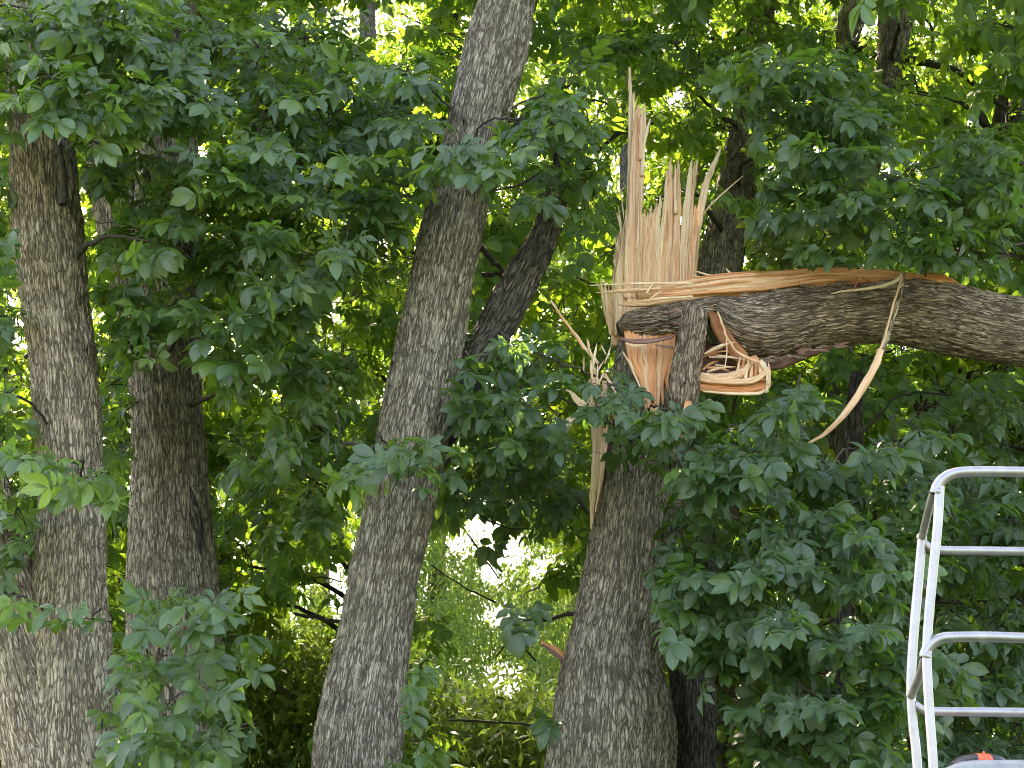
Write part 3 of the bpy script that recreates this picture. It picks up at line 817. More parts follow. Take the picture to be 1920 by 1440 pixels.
# pale sapwood strip and fraying down the left side
S([(1112, 690, 10), (1118, 740, 22), (1121, 800, 26), (1120, 860, 22), (1112, 930, 12), (1108, 992, 3)], M_WPALE, .04, Y=9.88)
S([(1134, 700, 8), (1135, 760, 12), (1134, 830, 11), (1127, 900, 7), (1118, 950, 2)], M_WPEACH, .04, Y=9.84)
S([(1126, 800, 3), (1128, 860, 7), (1122, 925, 5), (1116, 960, 2)], M_WPEACH, .02, Y=9.83)
S([(1032, 563, 3), (1050, 590, 5), (1066, 612, 6), (1083, 634, 7), (1098, 654, 7), (1120, 682, 6)], M_WPALE, .022, Y=9.7)
S([(1041, 577, 2), (1060, 604, 4), (1078, 628, 4), (1094, 655, 3)], M_WORANGE, .014, Y=9.66)
S([(1038, 730, 1.5), (1066, 733, 4), (1080, 748, 12), (1098, 768, 10), (1102, 790, 3)], M_WPALE, .02, Y=9.6)
S([(1060, 801, 5), (1078, 781, 8), (1096, 758, 8), (1108, 742, 4)], M_WPALE, .02, Y=9.58)
S([(1054, 795, 3), (1066, 785, 4), (1078, 778, 2)], M_WPALE, .012, Y=9.58)
for i in range(28):
    x = rng.uniform(1088, 1146); y = rng.uniform(632, 800); a = rng.normal(-.15, .45); L_ = rng.uniform(18, 55)
    S([(x, y, 1.2), (x - math.sin(a) * L_ * .5, y + L_ * .5, rng.uniform(2.5, 6)), (x - math.sin(a) * L_, y + L_, 2)], [M_WPALE, M_WPALE, M_WPEACH][i % 3], .02, Y=9.66 + rng.uniform(-.06, .14))
# red broken snag low on the left side of the trunk
S([(1015, 1204, 5), (1030, 1213, 12), (1048, 1226, 16), (1066, 1240, 16), (1080, 1250, 12)], M_WORANGE, .035, Y=10.0, rough=.4)
S([(1052, 1236, 7), (1058, 1248, 12), (1070, 1256, 12)], M_WRED, .03, Y=10.0)
S([(1017, 1208, 3), (1036, 1222, 7), (1058, 1240, 7)], M_WRED, .03, Y=9.97)

# ---------------------------------------------------------------- the fallen limb
YL = 9.78
tL = thing('broken_limb', 'heavy broken limb lying level from the snapped trunk, orange wood bared along its top', 'limb', (float(W(1920, 700, YL)[0]), YL, 0.0))
rows = np.array([(1158, 610, 628, .05), (1166, 598, 634, .08), (1180, 587, 641, .11), (1215, 580, 642, .12), (1255, 573, 634, .12), (1300, 565, 618, .12), (1335, 560, 600, .11), (1352, 557, 622, .14), (1372, 555, 648, .16), (1400, 551, 668, .18), (1430, 547, 677, .19),
    (1480, 540, 668, .19), (1520, 536, 657, .19), (1566, 533, 650, .19), (1620, 531, 643, .19), (1670, 524, 641, .19), (1711, 520, 647, .19), (1760, 524, 657, .19), (1800, 536, 667, .185), (1850, 547, 677, .18), (1920, 559, 691, .18),
    (2000, 575, 712, .18), (2200, 640, 780, .17), (2500, 800, 920, .15), (2800, 1050, 1150, .12), (3000, 1300, 1370, .08)], float)
xs = np.concatenate([np.arange(1158, 1960, 2.6), np.arange(1965, 3000, 12)])
k = np.hanning(9); k /= k.sum()
def smx(c): return np.convolve(np.pad(np.interp(xs, rows[:, 0], rows[:, c]), 4, mode='edge'), k, 'valid')
yt, yb_, bd = smx(1), smx(2), smx(3)
jag = (vnoise(xs * .12, xs * 0, 4) - .5) * 3 * (xs < 1580)
yb_ = yb_ + jag; yt = yt + (vnoise(xs * .15, xs * 0 + 8, 2) - .5) * 1.5
Pl = W(xs, (yt + yb_) / 2, YL); _, _, fl = PX(Pl)
Al = (yb_ - yt) / 2 * fl / FPX
part('bark', bark_tube(Pl, Al * .97, bd, 190, amp=.009, cu=.03, cv=.17, seed=51, lump=.014, mat=M_BARK_LIMB, name='bark', twist=.1, wamp=.45), tL)

def SL(pts, mat, th, Y, name='splinter', **kw):
    global sd; sd += 1
    return splinter(pts, Y, th, mat, seed=sd, tree=tL, name=name, **kw)
# bared orange wood along the top, several long boards
wtop = [(1195, 558, 16), (1240, 552, 30), (1300, 547, 48), (1360, 539, 50), (1420, 534, 48), (1480, 529, 44), (1531, 523, 40), (1600, 521, 36), (1660, 522, 30), (1700, 524, 22)]
SL(wtop, M_WORANGE, .10, YL - .04, 'exposed_wood', rough=.02)
SL([(x, y - 4, w_ * .7) for x, y, w_ in wtop], M_WPEACH, .09, YL - .055, 'exposed_wood', rough=.05)
SL([(1160, 572, 3), (1200, 568, 16), (1250, 560, 24), (1310, 552, 26), (1380, 545, 16)], M_WPEACH, .08, YL - .05, 'exposed_wood', rough=.1)
SL([(1150, 548, 2), (1200, 544, 8), (1270, 538, 10), (1340, 534, 12), (1430, 530, 10), (1500, 526, 4)], M_WPEACH, .05, YL - .07)
SL([(1260, 530, 3), (1330, 524, 8), (1420, 520, 9), (1500, 514, 9), (1560, 511, 8), (1640, 511, 6), (1690, 512, 3)], M_WPEACH, .05, YL - .06)
SL([(1240, 556, 3), (1330, 548, 8), (1430, 541, 9), (1500, 533, 5)], M_WORANGE, .04, YL - .10)
SL([(1690, 518, 12), (1730, 523, 22), (1765, 529, 26), (1790, 537, 20), (1812, 546, 6)], M_WORANGE, .08, YL - .10, rough=.45)
SL([(1740, 526, 4), (1770, 531, 9), (1796, 540, 6)], M_WPEACH, .06, YL - .10, rough=.5)
for i in range(7):
    x = rng.uniform(1715, 1795)
    SL([(x - 9, np.interp(x, [1700, 1800], [517, 534]), 2), (x, np.interp(x, [1700, 1800], [518, 536]) + 2, 6), (x + 10, np.interp(x, [1700, 1800], [520, 541]), 3)], [M_WORANGE, M_WBROWN][i % 2], .02, YL - .12)
# slivers reaching left across the standing wood
for i, (a, b) in enumerate([((1105, 535), (1300, 531)), ((1118, 549), (1240, 541)), ((1190, 566), (1300, 556)), ((1240, 545), (1215, 566)), ((1225, 530), (1212, 552))]):
    SL([(*a, 1.5), ((a[0] + b[0]) / 2, (a[1] + b[1]) / 2 - 1.5, 4.5), (*b, 4)], [M_WPALE, M_WPEACH][i % 2], .012, YL - .14 - .004 * i)
for i, (a, b) in enumerate([((1300, 507), (1352, 521)), ((1298, 516), (1340, 524)), ((1296, 524), (1345, 527)), ((1361, 503), (1378, 520)), ((1305, 531), (1360, 526)), ((1452, 512), (1490, 511)), ((1540, 505), (1562, 510))]):
    SL([(*a, 1.5), ((a[0] + b[0]) / 2, (a[1] + b[1]) / 2 + 1, 4), (*b, 3.5)], M_WPALE, .012, YL - .05)
# thin edge of pink inner bark under the left flap
for i, (pts) in enumerate([[(1160, 634, 3), (1185, 640, 9), (1215, 640, 10), (1250, 634, 7), (1268, 628, 3)], [(1172, 644, 2), (1195, 648, 5), (1222, 642, 4)], [(1228, 646, 2), (1248, 650, 6), (1262, 652, 4)]]):
    SL(pts, [M_WRED, M_WPALE, M_WRED][i], .03, 9.60, 'inner_bark')
# inside of the opening
SL([(1328, 583, 8), (1340, 598, 20), (1352, 622, 28), (1372, 650, 30), (1392, 672, 26), (1410, 688, 12)], M_WBROWN, .03, 9.66, 'inner_wood')
SL([(1345, 584, 3), (1356, 612, 4), (1364, 636, 4), (1385, 662, 5), (1420, 680, 5)], M_WPEACH, .014, 9.58)
# dark red torn underside
SL([(1420, 684, 10), (1448, 684, 22), (1480, 674, 26), (1515, 662, 18), (1562, 650, 5)], M_WRED, .06, YL + .02, 'inner_bark')
# curled hinge fibres
SL([(1306, 706, 18), (1340, 711, 20), (1372, 707, 18), (1395, 696, 14), (1408, 680, 8)], M_WPEACH, .05, 9.62)
SL([(1302, 720, 28), (1345, 725, 30), (1395, 727, 30), (1430, 724, 24), (1442, 712, 10)], M_WORANGE, .08, 9.66)
SL([(1318, 734, 3), (1370, 738, 6), (1420, 738, 7), (1438, 730, 4)], M_WPALE, .04, 9.62)
SL([(1330, 716, 4), (1380, 717, 10), (1415, 712, 14), (1436, 698, 10)], M_WPEACH, .04, 9.60)
SL([(1424, 676, 9), (1436, 692, 10), (1441, 712, 9), (1436, 737, 4)], M_WPALE, .03, 9.60)
SL([(1440, 680, 3), (1444, 700, 4), (1440, 722, 3)], M_WPEACH, .02, 9.57)
SL([(1296, 668, 50), (1345, 676, 62), (1400, 690, 50)], M_WRED, .04, 9.92, 'inner_wood')  # dark board behind the fibres, the cavity's shade put into its colour
SL([(1312, 716, 14), (1380, 717, 16), (1432, 712, 16)], M_WBROWN, .04, 9.72, 'inner_wood')
SL([(1404, 670, 30), (1412, 695, 40), (1416, 722, 46)], M_WORANGE, .03, 9.70, 'inner_wood', rough=.03)
SL([(1372, 648, 8), (1392, 680, 22), (1396, 712, 24)], M_WPEACH, .03, 9.68, 'inner_wood', rough=.03)
for i in range(7):
    t_ = i / 6
    x0, y0 = 1388 + 46 * t_, 668 + 10 * t_; x1, y1 = 1378 + 58 * t_, 716 - 4 * math.sin(t_ * 3)
    SL([(x0, y0, 3), ((x0 + x1) / 2, (y0 + y1) / 2, rng.uniform(4, 8)), (x1, y1, 7)], [M_WPEACH, M_WORANGE, M_WPALE][i % 3], .02, 9.63 + .02 * math.sin(i * 2.1))
for i in range(9):
    x = rng.uniform(1306, 1330); y = rng.uniform(645, 705); L_ = rng.uniform(30, 70); a = rng.uniform(-.6, .25)
    SL([(x, y, 4), (x + L_ * .5 * math.cos(a), y + L_ * .5 * math.sin(a) - 3, rng.uniform(3, 6)), (x + L_ * math.cos(a), y + L_ * math.sin(a), 1.5)], [M_WORANGE, M_WPEACH, M_WPALE, M_WBROWN][i % 4], .016, 9.64 + rng.uniform(-.04, .05))
SL([(1362, 632, 2), (1363, 662, 2), (1358, 694, 2)], M_WPEACH, .008, 9.52)
SL([(1340, 684, 2), (1358, 686, 2.5), (1370, 689, 2)], M_WPALE, .008, 9.52)
# small bark chips over the flap
for i in range(26):
    x = rng.uniform(1180, 1335); y = np.interp(x, [1180, 1335], [600, 572]) + rng.uniform(-6, 30) * (1 - (x > 1290) * .6)
    L_ = rng.uniform(14, 34); a = rng.normal(-.08, .16)
    SL([(x, y, 1.5), (x + L_ * .5, y + L_ * .5 * a, rng.uniform(2.5, 5)), (x + L_, y + L_ * a, 1.5)], [M_BARK_LIMB, M_BARK_LIMB, M_WRED][i % 3], .02, YL - .13, 'bark_flake')
for i in range(34):      # ragged lower and upper edges of the torn bark
    x = rng.uniform(1345, 1570); up = i % 3 == 0
    y = np.interp(x, xs, yt if up else yb_) + (rng.uniform(-2, 2) if up else rng.uniform(-5, 1)); L_ = rng.uniform(14, 34); a = rng.normal(-.10 if x > 1430 else .3, .12)
    SL([(x, y, 2), (x + L_ * .5, y + L_ * .5 * a, rng.uniform(4, 7)), (x + L_, y + L_ * a, 2)], [M_BARK_LIMB, M_BARK_LIMB, M_WRED][i % 3], .02, YL - (.12 if up else .08), 'bark_flake')
# long strip hanging over the limb
SL([(1694, 514, 7), (1686, 548, 12), (1674, 592, 13), (1660, 634, 14), (1651, 662, 13)], M_BARK_WARM, .03, 9.50, 'hanging_strip')
SL([(1652, 655, 13), (1640, 688, 15), (1622, 720, 15), (1598, 757, 13), (1572, 790, 11), (1548, 812, 8), (1526, 826, 5), (1510, 834, 2.5)], M_WPEACH, .03, 9.47, 'hanging_strip')
SL([(1692, 518, 3), (1680, 555, 4), (1668, 598, 4), (1655, 645, 4), (1640, 682, 3)], M_WPEACH, .012, 9.46, 'hanging_strip')
SL([(1693, 515, 6), (1678, 528, 7), (1650, 537, 6), (1610, 543, 5), (1580, 546, 4), (1558, 551, 2)], M_WPALE, .018, 9.50, 'hanging_strip')
for i, (a, b) in enumerate([((1604, 518), (1610, 530)), ((1615, 520), (1638, 531)), ((1575, 547), (1584, 534)), ((1600, 543), (1608, 528)), ((1640, 532), (1652, 526))]):
    SL([(*a, 1.5), ((a[0] + b[0]) / 2, (a[1] + b[1]) / 2, 4), (*b, 1.5)], [M_WRED, M_WBROWN][i % 2], .01, 9.52)

# ---------------------------------------------------------------- background trees
bgT = []
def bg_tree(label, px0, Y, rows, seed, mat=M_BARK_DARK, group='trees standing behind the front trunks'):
    th = thing('background_tree', label, 'tree', base_of(px0, Y), group)
    put_trunk(th, rows, Y, seed=seed, dens=.03, seg=60, mat=mat)
    bgT.append((th, px0, Y)); return th
g1 = bg_tree('dim tree behind the two left trunks, only its leaves showing at the left edge', -60, 13.2, [(-1200, -90, -40), (400, -110, -40), (1440, -130, -40), (2400, -140, -20)], 61)
g2 = bg_tree('leafy tree filling the gap between the second trunk and the leaning trunk', 520, 14.0, [(-1200, 900, 940), (200, 800, 850), (700, 740, 800), (960, 700, 765), (1440, 640, 715), (2400, 560, 660)], 62)
g3 = bg_tree('leafy tree right behind the leaning trunk with bare dark twigs', 880, 13.4, [(-1200, 1010, 1050), (0, 930, 965), (500, 810, 860), (900, 720, 780), (1440, 640, 710), (2400, 560, 660)], 63)
g4 = bg_tree('tree with a grey trunk standing right behind the upright splinters', 1350, 12.6, [(-1200, 1560, 1600), (0, 1425, 1460), (90, 1395, 1440), (200, 1376, 1428), (300, 1362, 1418), (400, 1335, 1405), (450, 1318, 1396), (520, 1305, 1392), (700, 1290, 1385), (1440, 1270, 1380), (2400, 1230, 1370)], 64, M_BARK)
g5 = bg_tree('forked grey tree showing among the leaves at the top right', 1600, 13.0, [(-1200, 1690, 1730), (-100, 1655, 1718), (60, 1645, 1705), (180, 1632, 1690), (300, 1585, 1650), (420, 1545, 1605), (600, 1530, 1600), (1440, 1500, 1600), (2400, 1480, 1600)], 65, M_BARK)
put_trunk(g5, [(-600, 1760, 1790), (-60, 1620, 1672), (40, 1565, 1622), (110, 1568, 1600), (170, 1600, 1622), (260, 1610, 1630)], 12.9, 'limb', M_BARK, seed=66, seg=70, dens=.02)
g6 = bg_tree('knobbly tree seen under the limb at the right', 1770, 12.8, [(-1200, 1900, 1930), (0, 1912, 1935), (300, 1850, 1880), (680, 1735, 1800), (790, 1728, 1790), (1000, 1720, 1790), (1440, 1700, 1790), (2400, 1680, 1800)], 67, M_BARK_DARK)
g7 = bg_tree('dark tree at the right edge behind the metal frame', 1960, 12.2, [(-1200, 1925, 1950), (0, 1905, 1935), (300, 1890, 1930), (420, 1925, 1960), (1440, 1940, 2010), (2400, 1930, 2020)], 68)
def dark_branches(th, lst, seed):
    for i, (pts, Y, dY) in enumerate(lst):
        branch_part(th, [poly_branch(pts, Y, dY, seed=seed + i)], sides=6)
dark_branches(g5, [([(1700, 112, 22), (1745, 118, 17), (1790, 132, 13), (1830, 165, 12), (1862, 190, 12), (1890, 205, 10)], 12.9, -.4), ([(1640, 110, 24), (1610, 92, 26), (1585, 100, 22), (1562, 110, 12)], 12.8, 0),
    ([(1890, 210, 9), (1910, 170, 8), (1950, 120, 7)], 12.4, 0), ([(1880, 330, 14), (1890, 270, 12), (1893, 200, 8)], 12.3, 0), ([(1838, 160, 5), (1862, 110, 4), (1880, 50, 4), (1895, 20, 3)], 12.3, 0),
    ([(1548, 400, 12), (1550, 370, 9), (1542, 345, 5)], 12.0, 0), ([(1730, 30, 5), (1752, 60, 5), (1745, 95, 4)], 12.5, 0)], 100)
dark_branches(g6, [([(1790, 712, 20), (1830, 698, 15), (1880, 685, 13), (1940, 680, 12)], 12.6, -.3), ([(1728, 785, 16), (1722, 760, 14), (1735, 730, 10)], 12.5, 0), ([(1870, 1042, 10), (1885, 1055, 14), (1940, 1060, 15)], 12.2, 0), ([(1810, 830, 6), (1860, 838, 8), (1930, 845, 9)], 12.3, 0)], 120)
dark_branches(g4, [([(1100, 500, 3), (1160, 450, 4), (1210, 400, 5), (1300, 330, 8)], 12.3, .2), ([(1005, 258, 8), (1045, 225, 9), (1080, 200, 8), (1115, 188, 6), (1150, 200, 3)], 11.8, .2), ([(1120, 285, 7), (1150, 262, 9), (1180, 245, 9), (1230, 230, 6)], 11.9, .2),
    ([(1375, 215, 3), (1390, 260, 4), (1372, 300, 6)], 12.2, 0), ([(1080, 520, 3), (1120, 540, 4), (1150, 545, 4)], 12.0, 0), ([(1290, 1420, 9), (1330, 1370, 10), (1370, 1330, 9), (1400, 1300, 7)], 11.3, -.2), ([(1330, 1392, 4), (1400, 1402, 4), (1450, 1440, 4)], 11.2, 0)], 130)
dark_branches(g3, [([(990, 300, 4), (1030, 330, 4), (1052, 370, 4), (1065, 410, 3)], 12.6, 0), ([(985, 850, 5), (1030, 880, 7), (1070, 925, 7), (1106, 965, 7)], 11.2, 0), ([(810, 1060, 3), (860, 1100, 3), (930, 1130, 4)], 15, 0), ([(870, 990, 4), (900, 1040, 4), (935, 1085, 3)], 14, 0), ([(960, 1165, 5), (1030, 1160, 8), (1085, 1152, 10)], 11.2, 0),
    ([(840, 1350, 4), (900, 1355, 5), (1000, 1360, 4)], 13, 0), ([(930, 1230, 3), (960, 1205, 3), (1005, 1240, 4)], 13, 0)], 150)
dark_branches(g2, [([(420, 832, 9), (450, 805, 11), (480, 775, 11), (505, 740, 8)], 13, 0), ([(395, 985, 4), (440, 1010, 4), (470, 1060, 4), (455, 1110, 3)], 12.6, 0), ([(550, 1150, 5), (600, 1160, 8), (640, 1165, 8)], 12.4, 0), ([(400, 1240, 4), (470, 1255, 7), (545, 1300, 9)], 13, 0), ([(555, 1100, 3), (600, 1080, 3), (640, 1090, 3)], 12.2, 0)], 170)

# mid-distance foliage, denser away from the open windows
WIN = [(940, 1190, 190, 330), (570, 1110, 100, 140), (530, 1340, 110, 120), (880, 1000, 90, 130), (1310, 930, 35, 60), (1330, 1400, 40, 60), (560, 600, 60, 60), (870, 20, 80, 40), (1010, 30, 50, 50)]
fols = [Foliage(t[0], 'mid', 200 + i) for i, t in enumerate(bgT)]
bpaths = [[] for _ in bgT]
step = 135
for gy in range(-3, 13):
    for gx in range(-3, 18):
        cx = (gx + .5 + r.uniform(-.4, .4)) * step; cy = (gy + .5 + r.uniform(-.4, .4)) * step
        wgt = 1.0
        for (wx, wy, ax, ay) in WIN:
            if ((cx - wx) / ax) ** 2 + ((cy - wy) / ay) ** 2 < 1: wgt = 0.0
        if wgt == 0: continue
        for lay in range(2):
            Y = r.uniform(11.3, 12.9) if lay == 0 else r.uniform(13.2, 15.5)
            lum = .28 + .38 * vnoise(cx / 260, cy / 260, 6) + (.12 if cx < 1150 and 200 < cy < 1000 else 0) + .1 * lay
            if cx > 1230 and cy > 760: lum -= .16  # lower right: shade put into the leaf tint
            j = int(np.argmin([abs(cx - b[1]) + 60 * abs(Y - b[2]) for b in bgT]))
            inframe = -60 < cx < 1980 and -60 < cy < 1500
            anchor = anchor_on(bgT[j][0], cx, cy, Y) if r.random() < .5 else None
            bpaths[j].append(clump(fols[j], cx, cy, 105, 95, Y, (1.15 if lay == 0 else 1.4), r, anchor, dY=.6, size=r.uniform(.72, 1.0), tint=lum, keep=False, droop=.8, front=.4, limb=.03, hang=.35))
for (th, _, _), fo, bp in zip(bgT, fols, bpaths):
    fo.finish(300)
    for paths in bp: branch_part(th, paths, sides=3)

# ---------------------------------------------------------------- front foliage
FILTER = True
fA, fB, fC, fD = Foliage(tA, 'near', 301), Foliage(tB, 'near', 302), Foliage(tC, 'near', 303), Foliage(tD, 'near', 304)
tE = thing('hickory_tree', 'tree rooted beyond the right edge whose leafy boughs hang over and under the broken limb', 'tree', base_of(2120, 10.4))
put_trunk(tE, [(-1500, 2250, 2330), (0, 2110, 2210), (700, 2070, 2190), (1440, 2050, 2190), (2600, 2010, 2230)], 10.4, seed=71, seg=60, dens=.04)
fE = Foliage(tE, 'near', 305)
def FC(fo, th, cx, cy, rx, ry, Y, lai=2.2, **kw):
    branch_part(th, clump(fo, cx, cy, rx, ry, Y, lai, r, anchor_on(th, cx, cy, Y), **kw), sides=5)
# upper-left mass
for a in [(60, 40, 110, 90, 8.7), (190, 70, 110, 90, 8.8), (90, 165, 110, 70, 8.6), (220, 190, 90, 80, 8.8), (-60, 120, 90, 110, 8.9), (5, 330, 28, 90, 9.0), (0, 470, 40, 80, 9.2), (190, 300, 50, 60, 9.6)]: FC(fA, tA, *a)
for a in [(70, 445, 42, 32, 8.9), (85, 578, 24, 18, 9.0), (18, 600, 55, 50, 9.0), (10, 740, 55, 80, 8.9), (25, 880, 60, 80, 8.8), (20, 1000, 45, 60, 8.9), (10, 1110, 50, 30, 8.8)]: FC(fA, tA, *a, lai=1.7, tint=.3, limb=.008)
for a in [(135, 860, 55, 45, 8.7), (190, 900, 55, 45, 8.7), (215, 960, 30, 30, 8.8)]: FC(fA, tA, *a, lai=1.5, tint=.62, limb=.006)
for a in [(330, 60, 120, 90, 9.3), (460, 80, 110, 90, 9.5), (590, 70, 100, 80, 9.9), (360, 190, 110, 80, 9.2), (490, 210, 110, 80, 9.3), (610, 200, 100, 90, 9.5), (720, 190, 85, 90, 9.7),
          (270, 330, 90, 70, 9.6), (400, 330, 100, 70, 9.2), (520, 340, 100, 80, 9.2), (640, 330, 100, 80, 9.4), (740, 330, 60, 70, 9.6), (230, 450, 80, 70, 9.6), (350, 460, 90, 70, 9.3), (470, 470, 90, 70, 9.2), (600, 460, 90, 70, 9.4), (700, 450, 60, 60, 9.6),
          (240, 560, 75, 65, 9.6), (350, 590, 85, 60, 9.4), (460, 590, 90, 60, 9.4), (560, 560, 70, 60, 9.6), (210, 640, 40, 40, 9.9), (430, 680, 70, 50, 9.6), (540, 690, 70, 50, 9.8), (640, 690, 60, 60, 9.8), (600, 790, 80, 60, 9.9), (480, 880, 70, 55, 10.2), (590, 900, 70, 50, 10.2)]:
    FC(fB, tB, *a, lai=1.75)
# low left, in front of the trunks
for a in [(160, 1150, 60, 35, 8.4), (290, 1120, 55, 40, 8.5), (390, 1130, 80, 40, 8.4), (250, 1220, 70, 45, 8.4), (370, 1210, 80, 45, 8.4), (330, 1290, 85, 45, 8.4), (220, 1300, 55, 45, 8.5), (300, 1380, 80, 50, 8.4), (200, 1400, 45, 35, 8.4), (400, 1350, 45, 60, 8.5), (230, 820, 40, 90, 10.0), (225, 720, 25, 60, 10.0)]:
    FC(fB, tB, *a, lai=1.25, tint=.22, limb=.008)
# on the leaning trunk
for a in [(760, 170, 80, 70, 9.3), (880, 265, 60, 45, 8.9), (840, 300, 50, 35, 8.9), (900, 330, 40, 35, 8.9), (990, 225, 45, 40, 9.3), (1065, 290, 60, 70, 9.5), (1070, 160, 60, 70, 9.5), (1040, 350, 60, 50, 9.4), (1045, 230, 55, 50, 9.4), (940, 640, 40, 40, 9.5)]: FC(fC, tC, *a, lai=1.6, limb=.007)
for a in [(820, 690, 50, 28, 8.9), (880, 670, 40, 30, 9.1), (760, 860, 75, 45, 8.8), (690, 850, 60, 40, 8.9), (770, 905, 45, 25, 8.8), (640, 830, 50, 40, 9.2)]: FC(fC, tC, *a, lai=1.5, tint=.25, limb=.006)
for a in [(775, 1265, 32, 26, 8.9), (770, 1310, 24, 22, 8.9), (775, 1400, 36, 30, 8.9), (715, 1420, 26, 20, 8.8)]: FC(fC, tC, *a, lai=1.5, tint=.35, limb=.004, size=.8)
for a in [(900, 730, 70, 50, 9.7), (860, 770, 45, 45, 9.9), (960, 830, 80, 60, 10.3), (880, 900, 60, 60, 10.4), (1000, 920, 80, 60, 10.5)]: FC(fC, tC, *a, lai=1.4, tint=.36, droop=.9, hang=.4)
# round the break of the shattered trunk
for a in [(1000, 660, 75, 50, 9.4), (1060, 690, 60, 45, 9.3), (960, 720, 70, 50, 9.5), (1020, 760, 80, 45, 9.3), (1100, 720, 60, 35, 9.25), (1170, 720, 55, 35, 9.2), (1190, 790, 65, 40, 9.2), (1260, 800, 60, 40, 9.15), (1120, 790, 60, 30, 9.3), (1230, 850, 70, 32, 9.15), (1330, 740, 50, 26, 9.1), (1160, 640, 26, 20, 9.3), (1300, 860, 60, 40, 9.2), (1050, 850, 45, 50, 9.6), (1020, 830, 60, 50, 9.6)]:
    FC(fD, tD, *a, lai=.95, tint=.26, limb=.007, size=.9)
KEEP_SAVE = list(KEEP)
KEEP[:] = [[(1180, 560), (1700, 560), (1700, 700), (1180, 700)]]
for a in [(1165, 735, 45, 24, 9.15), (1250, 770, 50, 24, 9.15), (1200, 820, 50, 24, 9.1), (1120, 745, 40, 26, 9.2)]:
    FC(fD, tD, *a, lai=.7, tint=.3, limb=.005, size=.85)
KEEP[:] = KEEP_SAVE
for a in [(1220, 1060, 50, 30, 9.2), (1240, 1110, 45, 30, 9.1), (1290, 1000, 60, 50, 9.3), (1320, 920, 60, 50, 9.4), (1020, 1125, 45, 14, 9.6), (1035, 1335, 16, 16, 9.6), (1300, 1110, 60, 60, 9.3), (1290, 1210, 50, 50, 9.3), (1360, 1060, 70, 50, 9.2)]:
    FC(fD, tD, *a, lai=1.5, tint=.18, limb=.006)
# upper right mass and right lower mass
for a in [(1440, 110, 90, 70, 9.6), (1520, 180, 100, 80, 9.5), (1440, 230, 80, 70, 9.6), (1560, 290, 100, 80, 9.5), (1660, 230, 90, 70, 9.6), (1690, 330, 100, 80, 9.4), (1790, 290, 80, 70, 9.6), (1820, 380, 100, 80, 9.4), (1890, 300, 70, 90, 9.6), (1440, 350, 70, 60, 9.8), (1450, 440, 70, 60, 9.9), (1560, 420, 90, 60, 9.7), (1680, 440, 90, 55, 9.6), (1900, 460, 80, 60, 9.5), (1790, 470, 80, 45, 9.7), (1300, 110, 80, 60, 10.6), (1330, 200, 70, 60, 10.6), (1120, 120, 80, 50, 10.8), (1250, 60, 90, 50, 10.8)]:
    FC(fE, tE, *a, lai=1.35, tint=.28)
KEEP[:] = []
for a in [(1495, 468, 34, 18, 9.5), (1560, 462, 50, 18, 9.5)]: FC(fE, tE, *a, lai=1.0, tint=.3, size=.9)
KEEP[:] = KEEP_SAVE
tF = thing('hickory_tree', 'low tree, shade tinted into its dark leaves, filling the lower right beside the shattered trunk', 'tree', base_of(1560, 9.9))
put_trunk(tF, [(700, 1600, 1620), (900, 1575, 1605), (1100, 1560, 1600), (1440, 1540, 1600), (2600, 1520, 1610)], 10.9, seed=72, seg=60, dens=.03, mat=M_BARK_DARK)
fF = Foliage(tF, 'near', 306)
for a in [(1490, 715, 45, 30, 9.3), (1460, 760, 60, 40, 9.3), (1400, 800, 70, 50, 9.4), (1490, 800, 60, 45, 9.4), (1400, 880, 80, 60, 9.3), (1500, 880, 80, 55, 9.4), (1600, 870, 80, 60, 9.5), (1700, 820, 80, 70, 9.7), (1420, 970, 80, 60, 9.2), (1540, 970, 90, 60, 9.3), (1640, 960, 80, 60, 9.5), (1730, 930, 80, 70, 9.7),
          (1450, 1070, 80, 60, 9.1), (1570, 1070, 90, 60, 9.2), (1670, 1080, 80, 70, 9.4), (1370, 1140, 70, 50, 9.2), (1480, 1160, 80, 60, 9.0), (1600, 1180, 80, 60, 9.2), (1700, 1200, 70, 70, 9.4), (1400, 1240, 70, 50, 9.2), (1510, 1270, 80, 60, 9.1), (1620, 1290, 80, 60, 9.2), (1700, 1330, 70, 60, 9.4), (1430, 1340, 70, 60, 9.3), (1550, 1380, 80, 60, 9.2), (1660, 1410, 80, 50, 9.3), (1480, 1430, 60, 40, 9.2)]:
    FC(fF, tF, *a, lai=1.35, tint=.06, limb=.01, droop=.8)  # shade of the lower right put into the low leaf tint
for a in [(1830, 900, 90, 70, 10.6), (1840, 1020, 90, 70, 10.6), (1820, 1130, 90, 70, 10.6), (1850, 1250, 90, 70, 10.4), (1840, 1370, 90, 70, 10.4), (1930, 980, 70, 90, 10.4), (1930, 1180, 70, 90, 10.4), (1930, 1360, 70, 90, 10.4), (1780, 740, 90, 40, 10.6), (1880, 760, 80, 60, 10.8)]:
    FC(fF, tF, *a, lai=1.2, tint=.22, limb=.01, droop=.9, hang=.3)
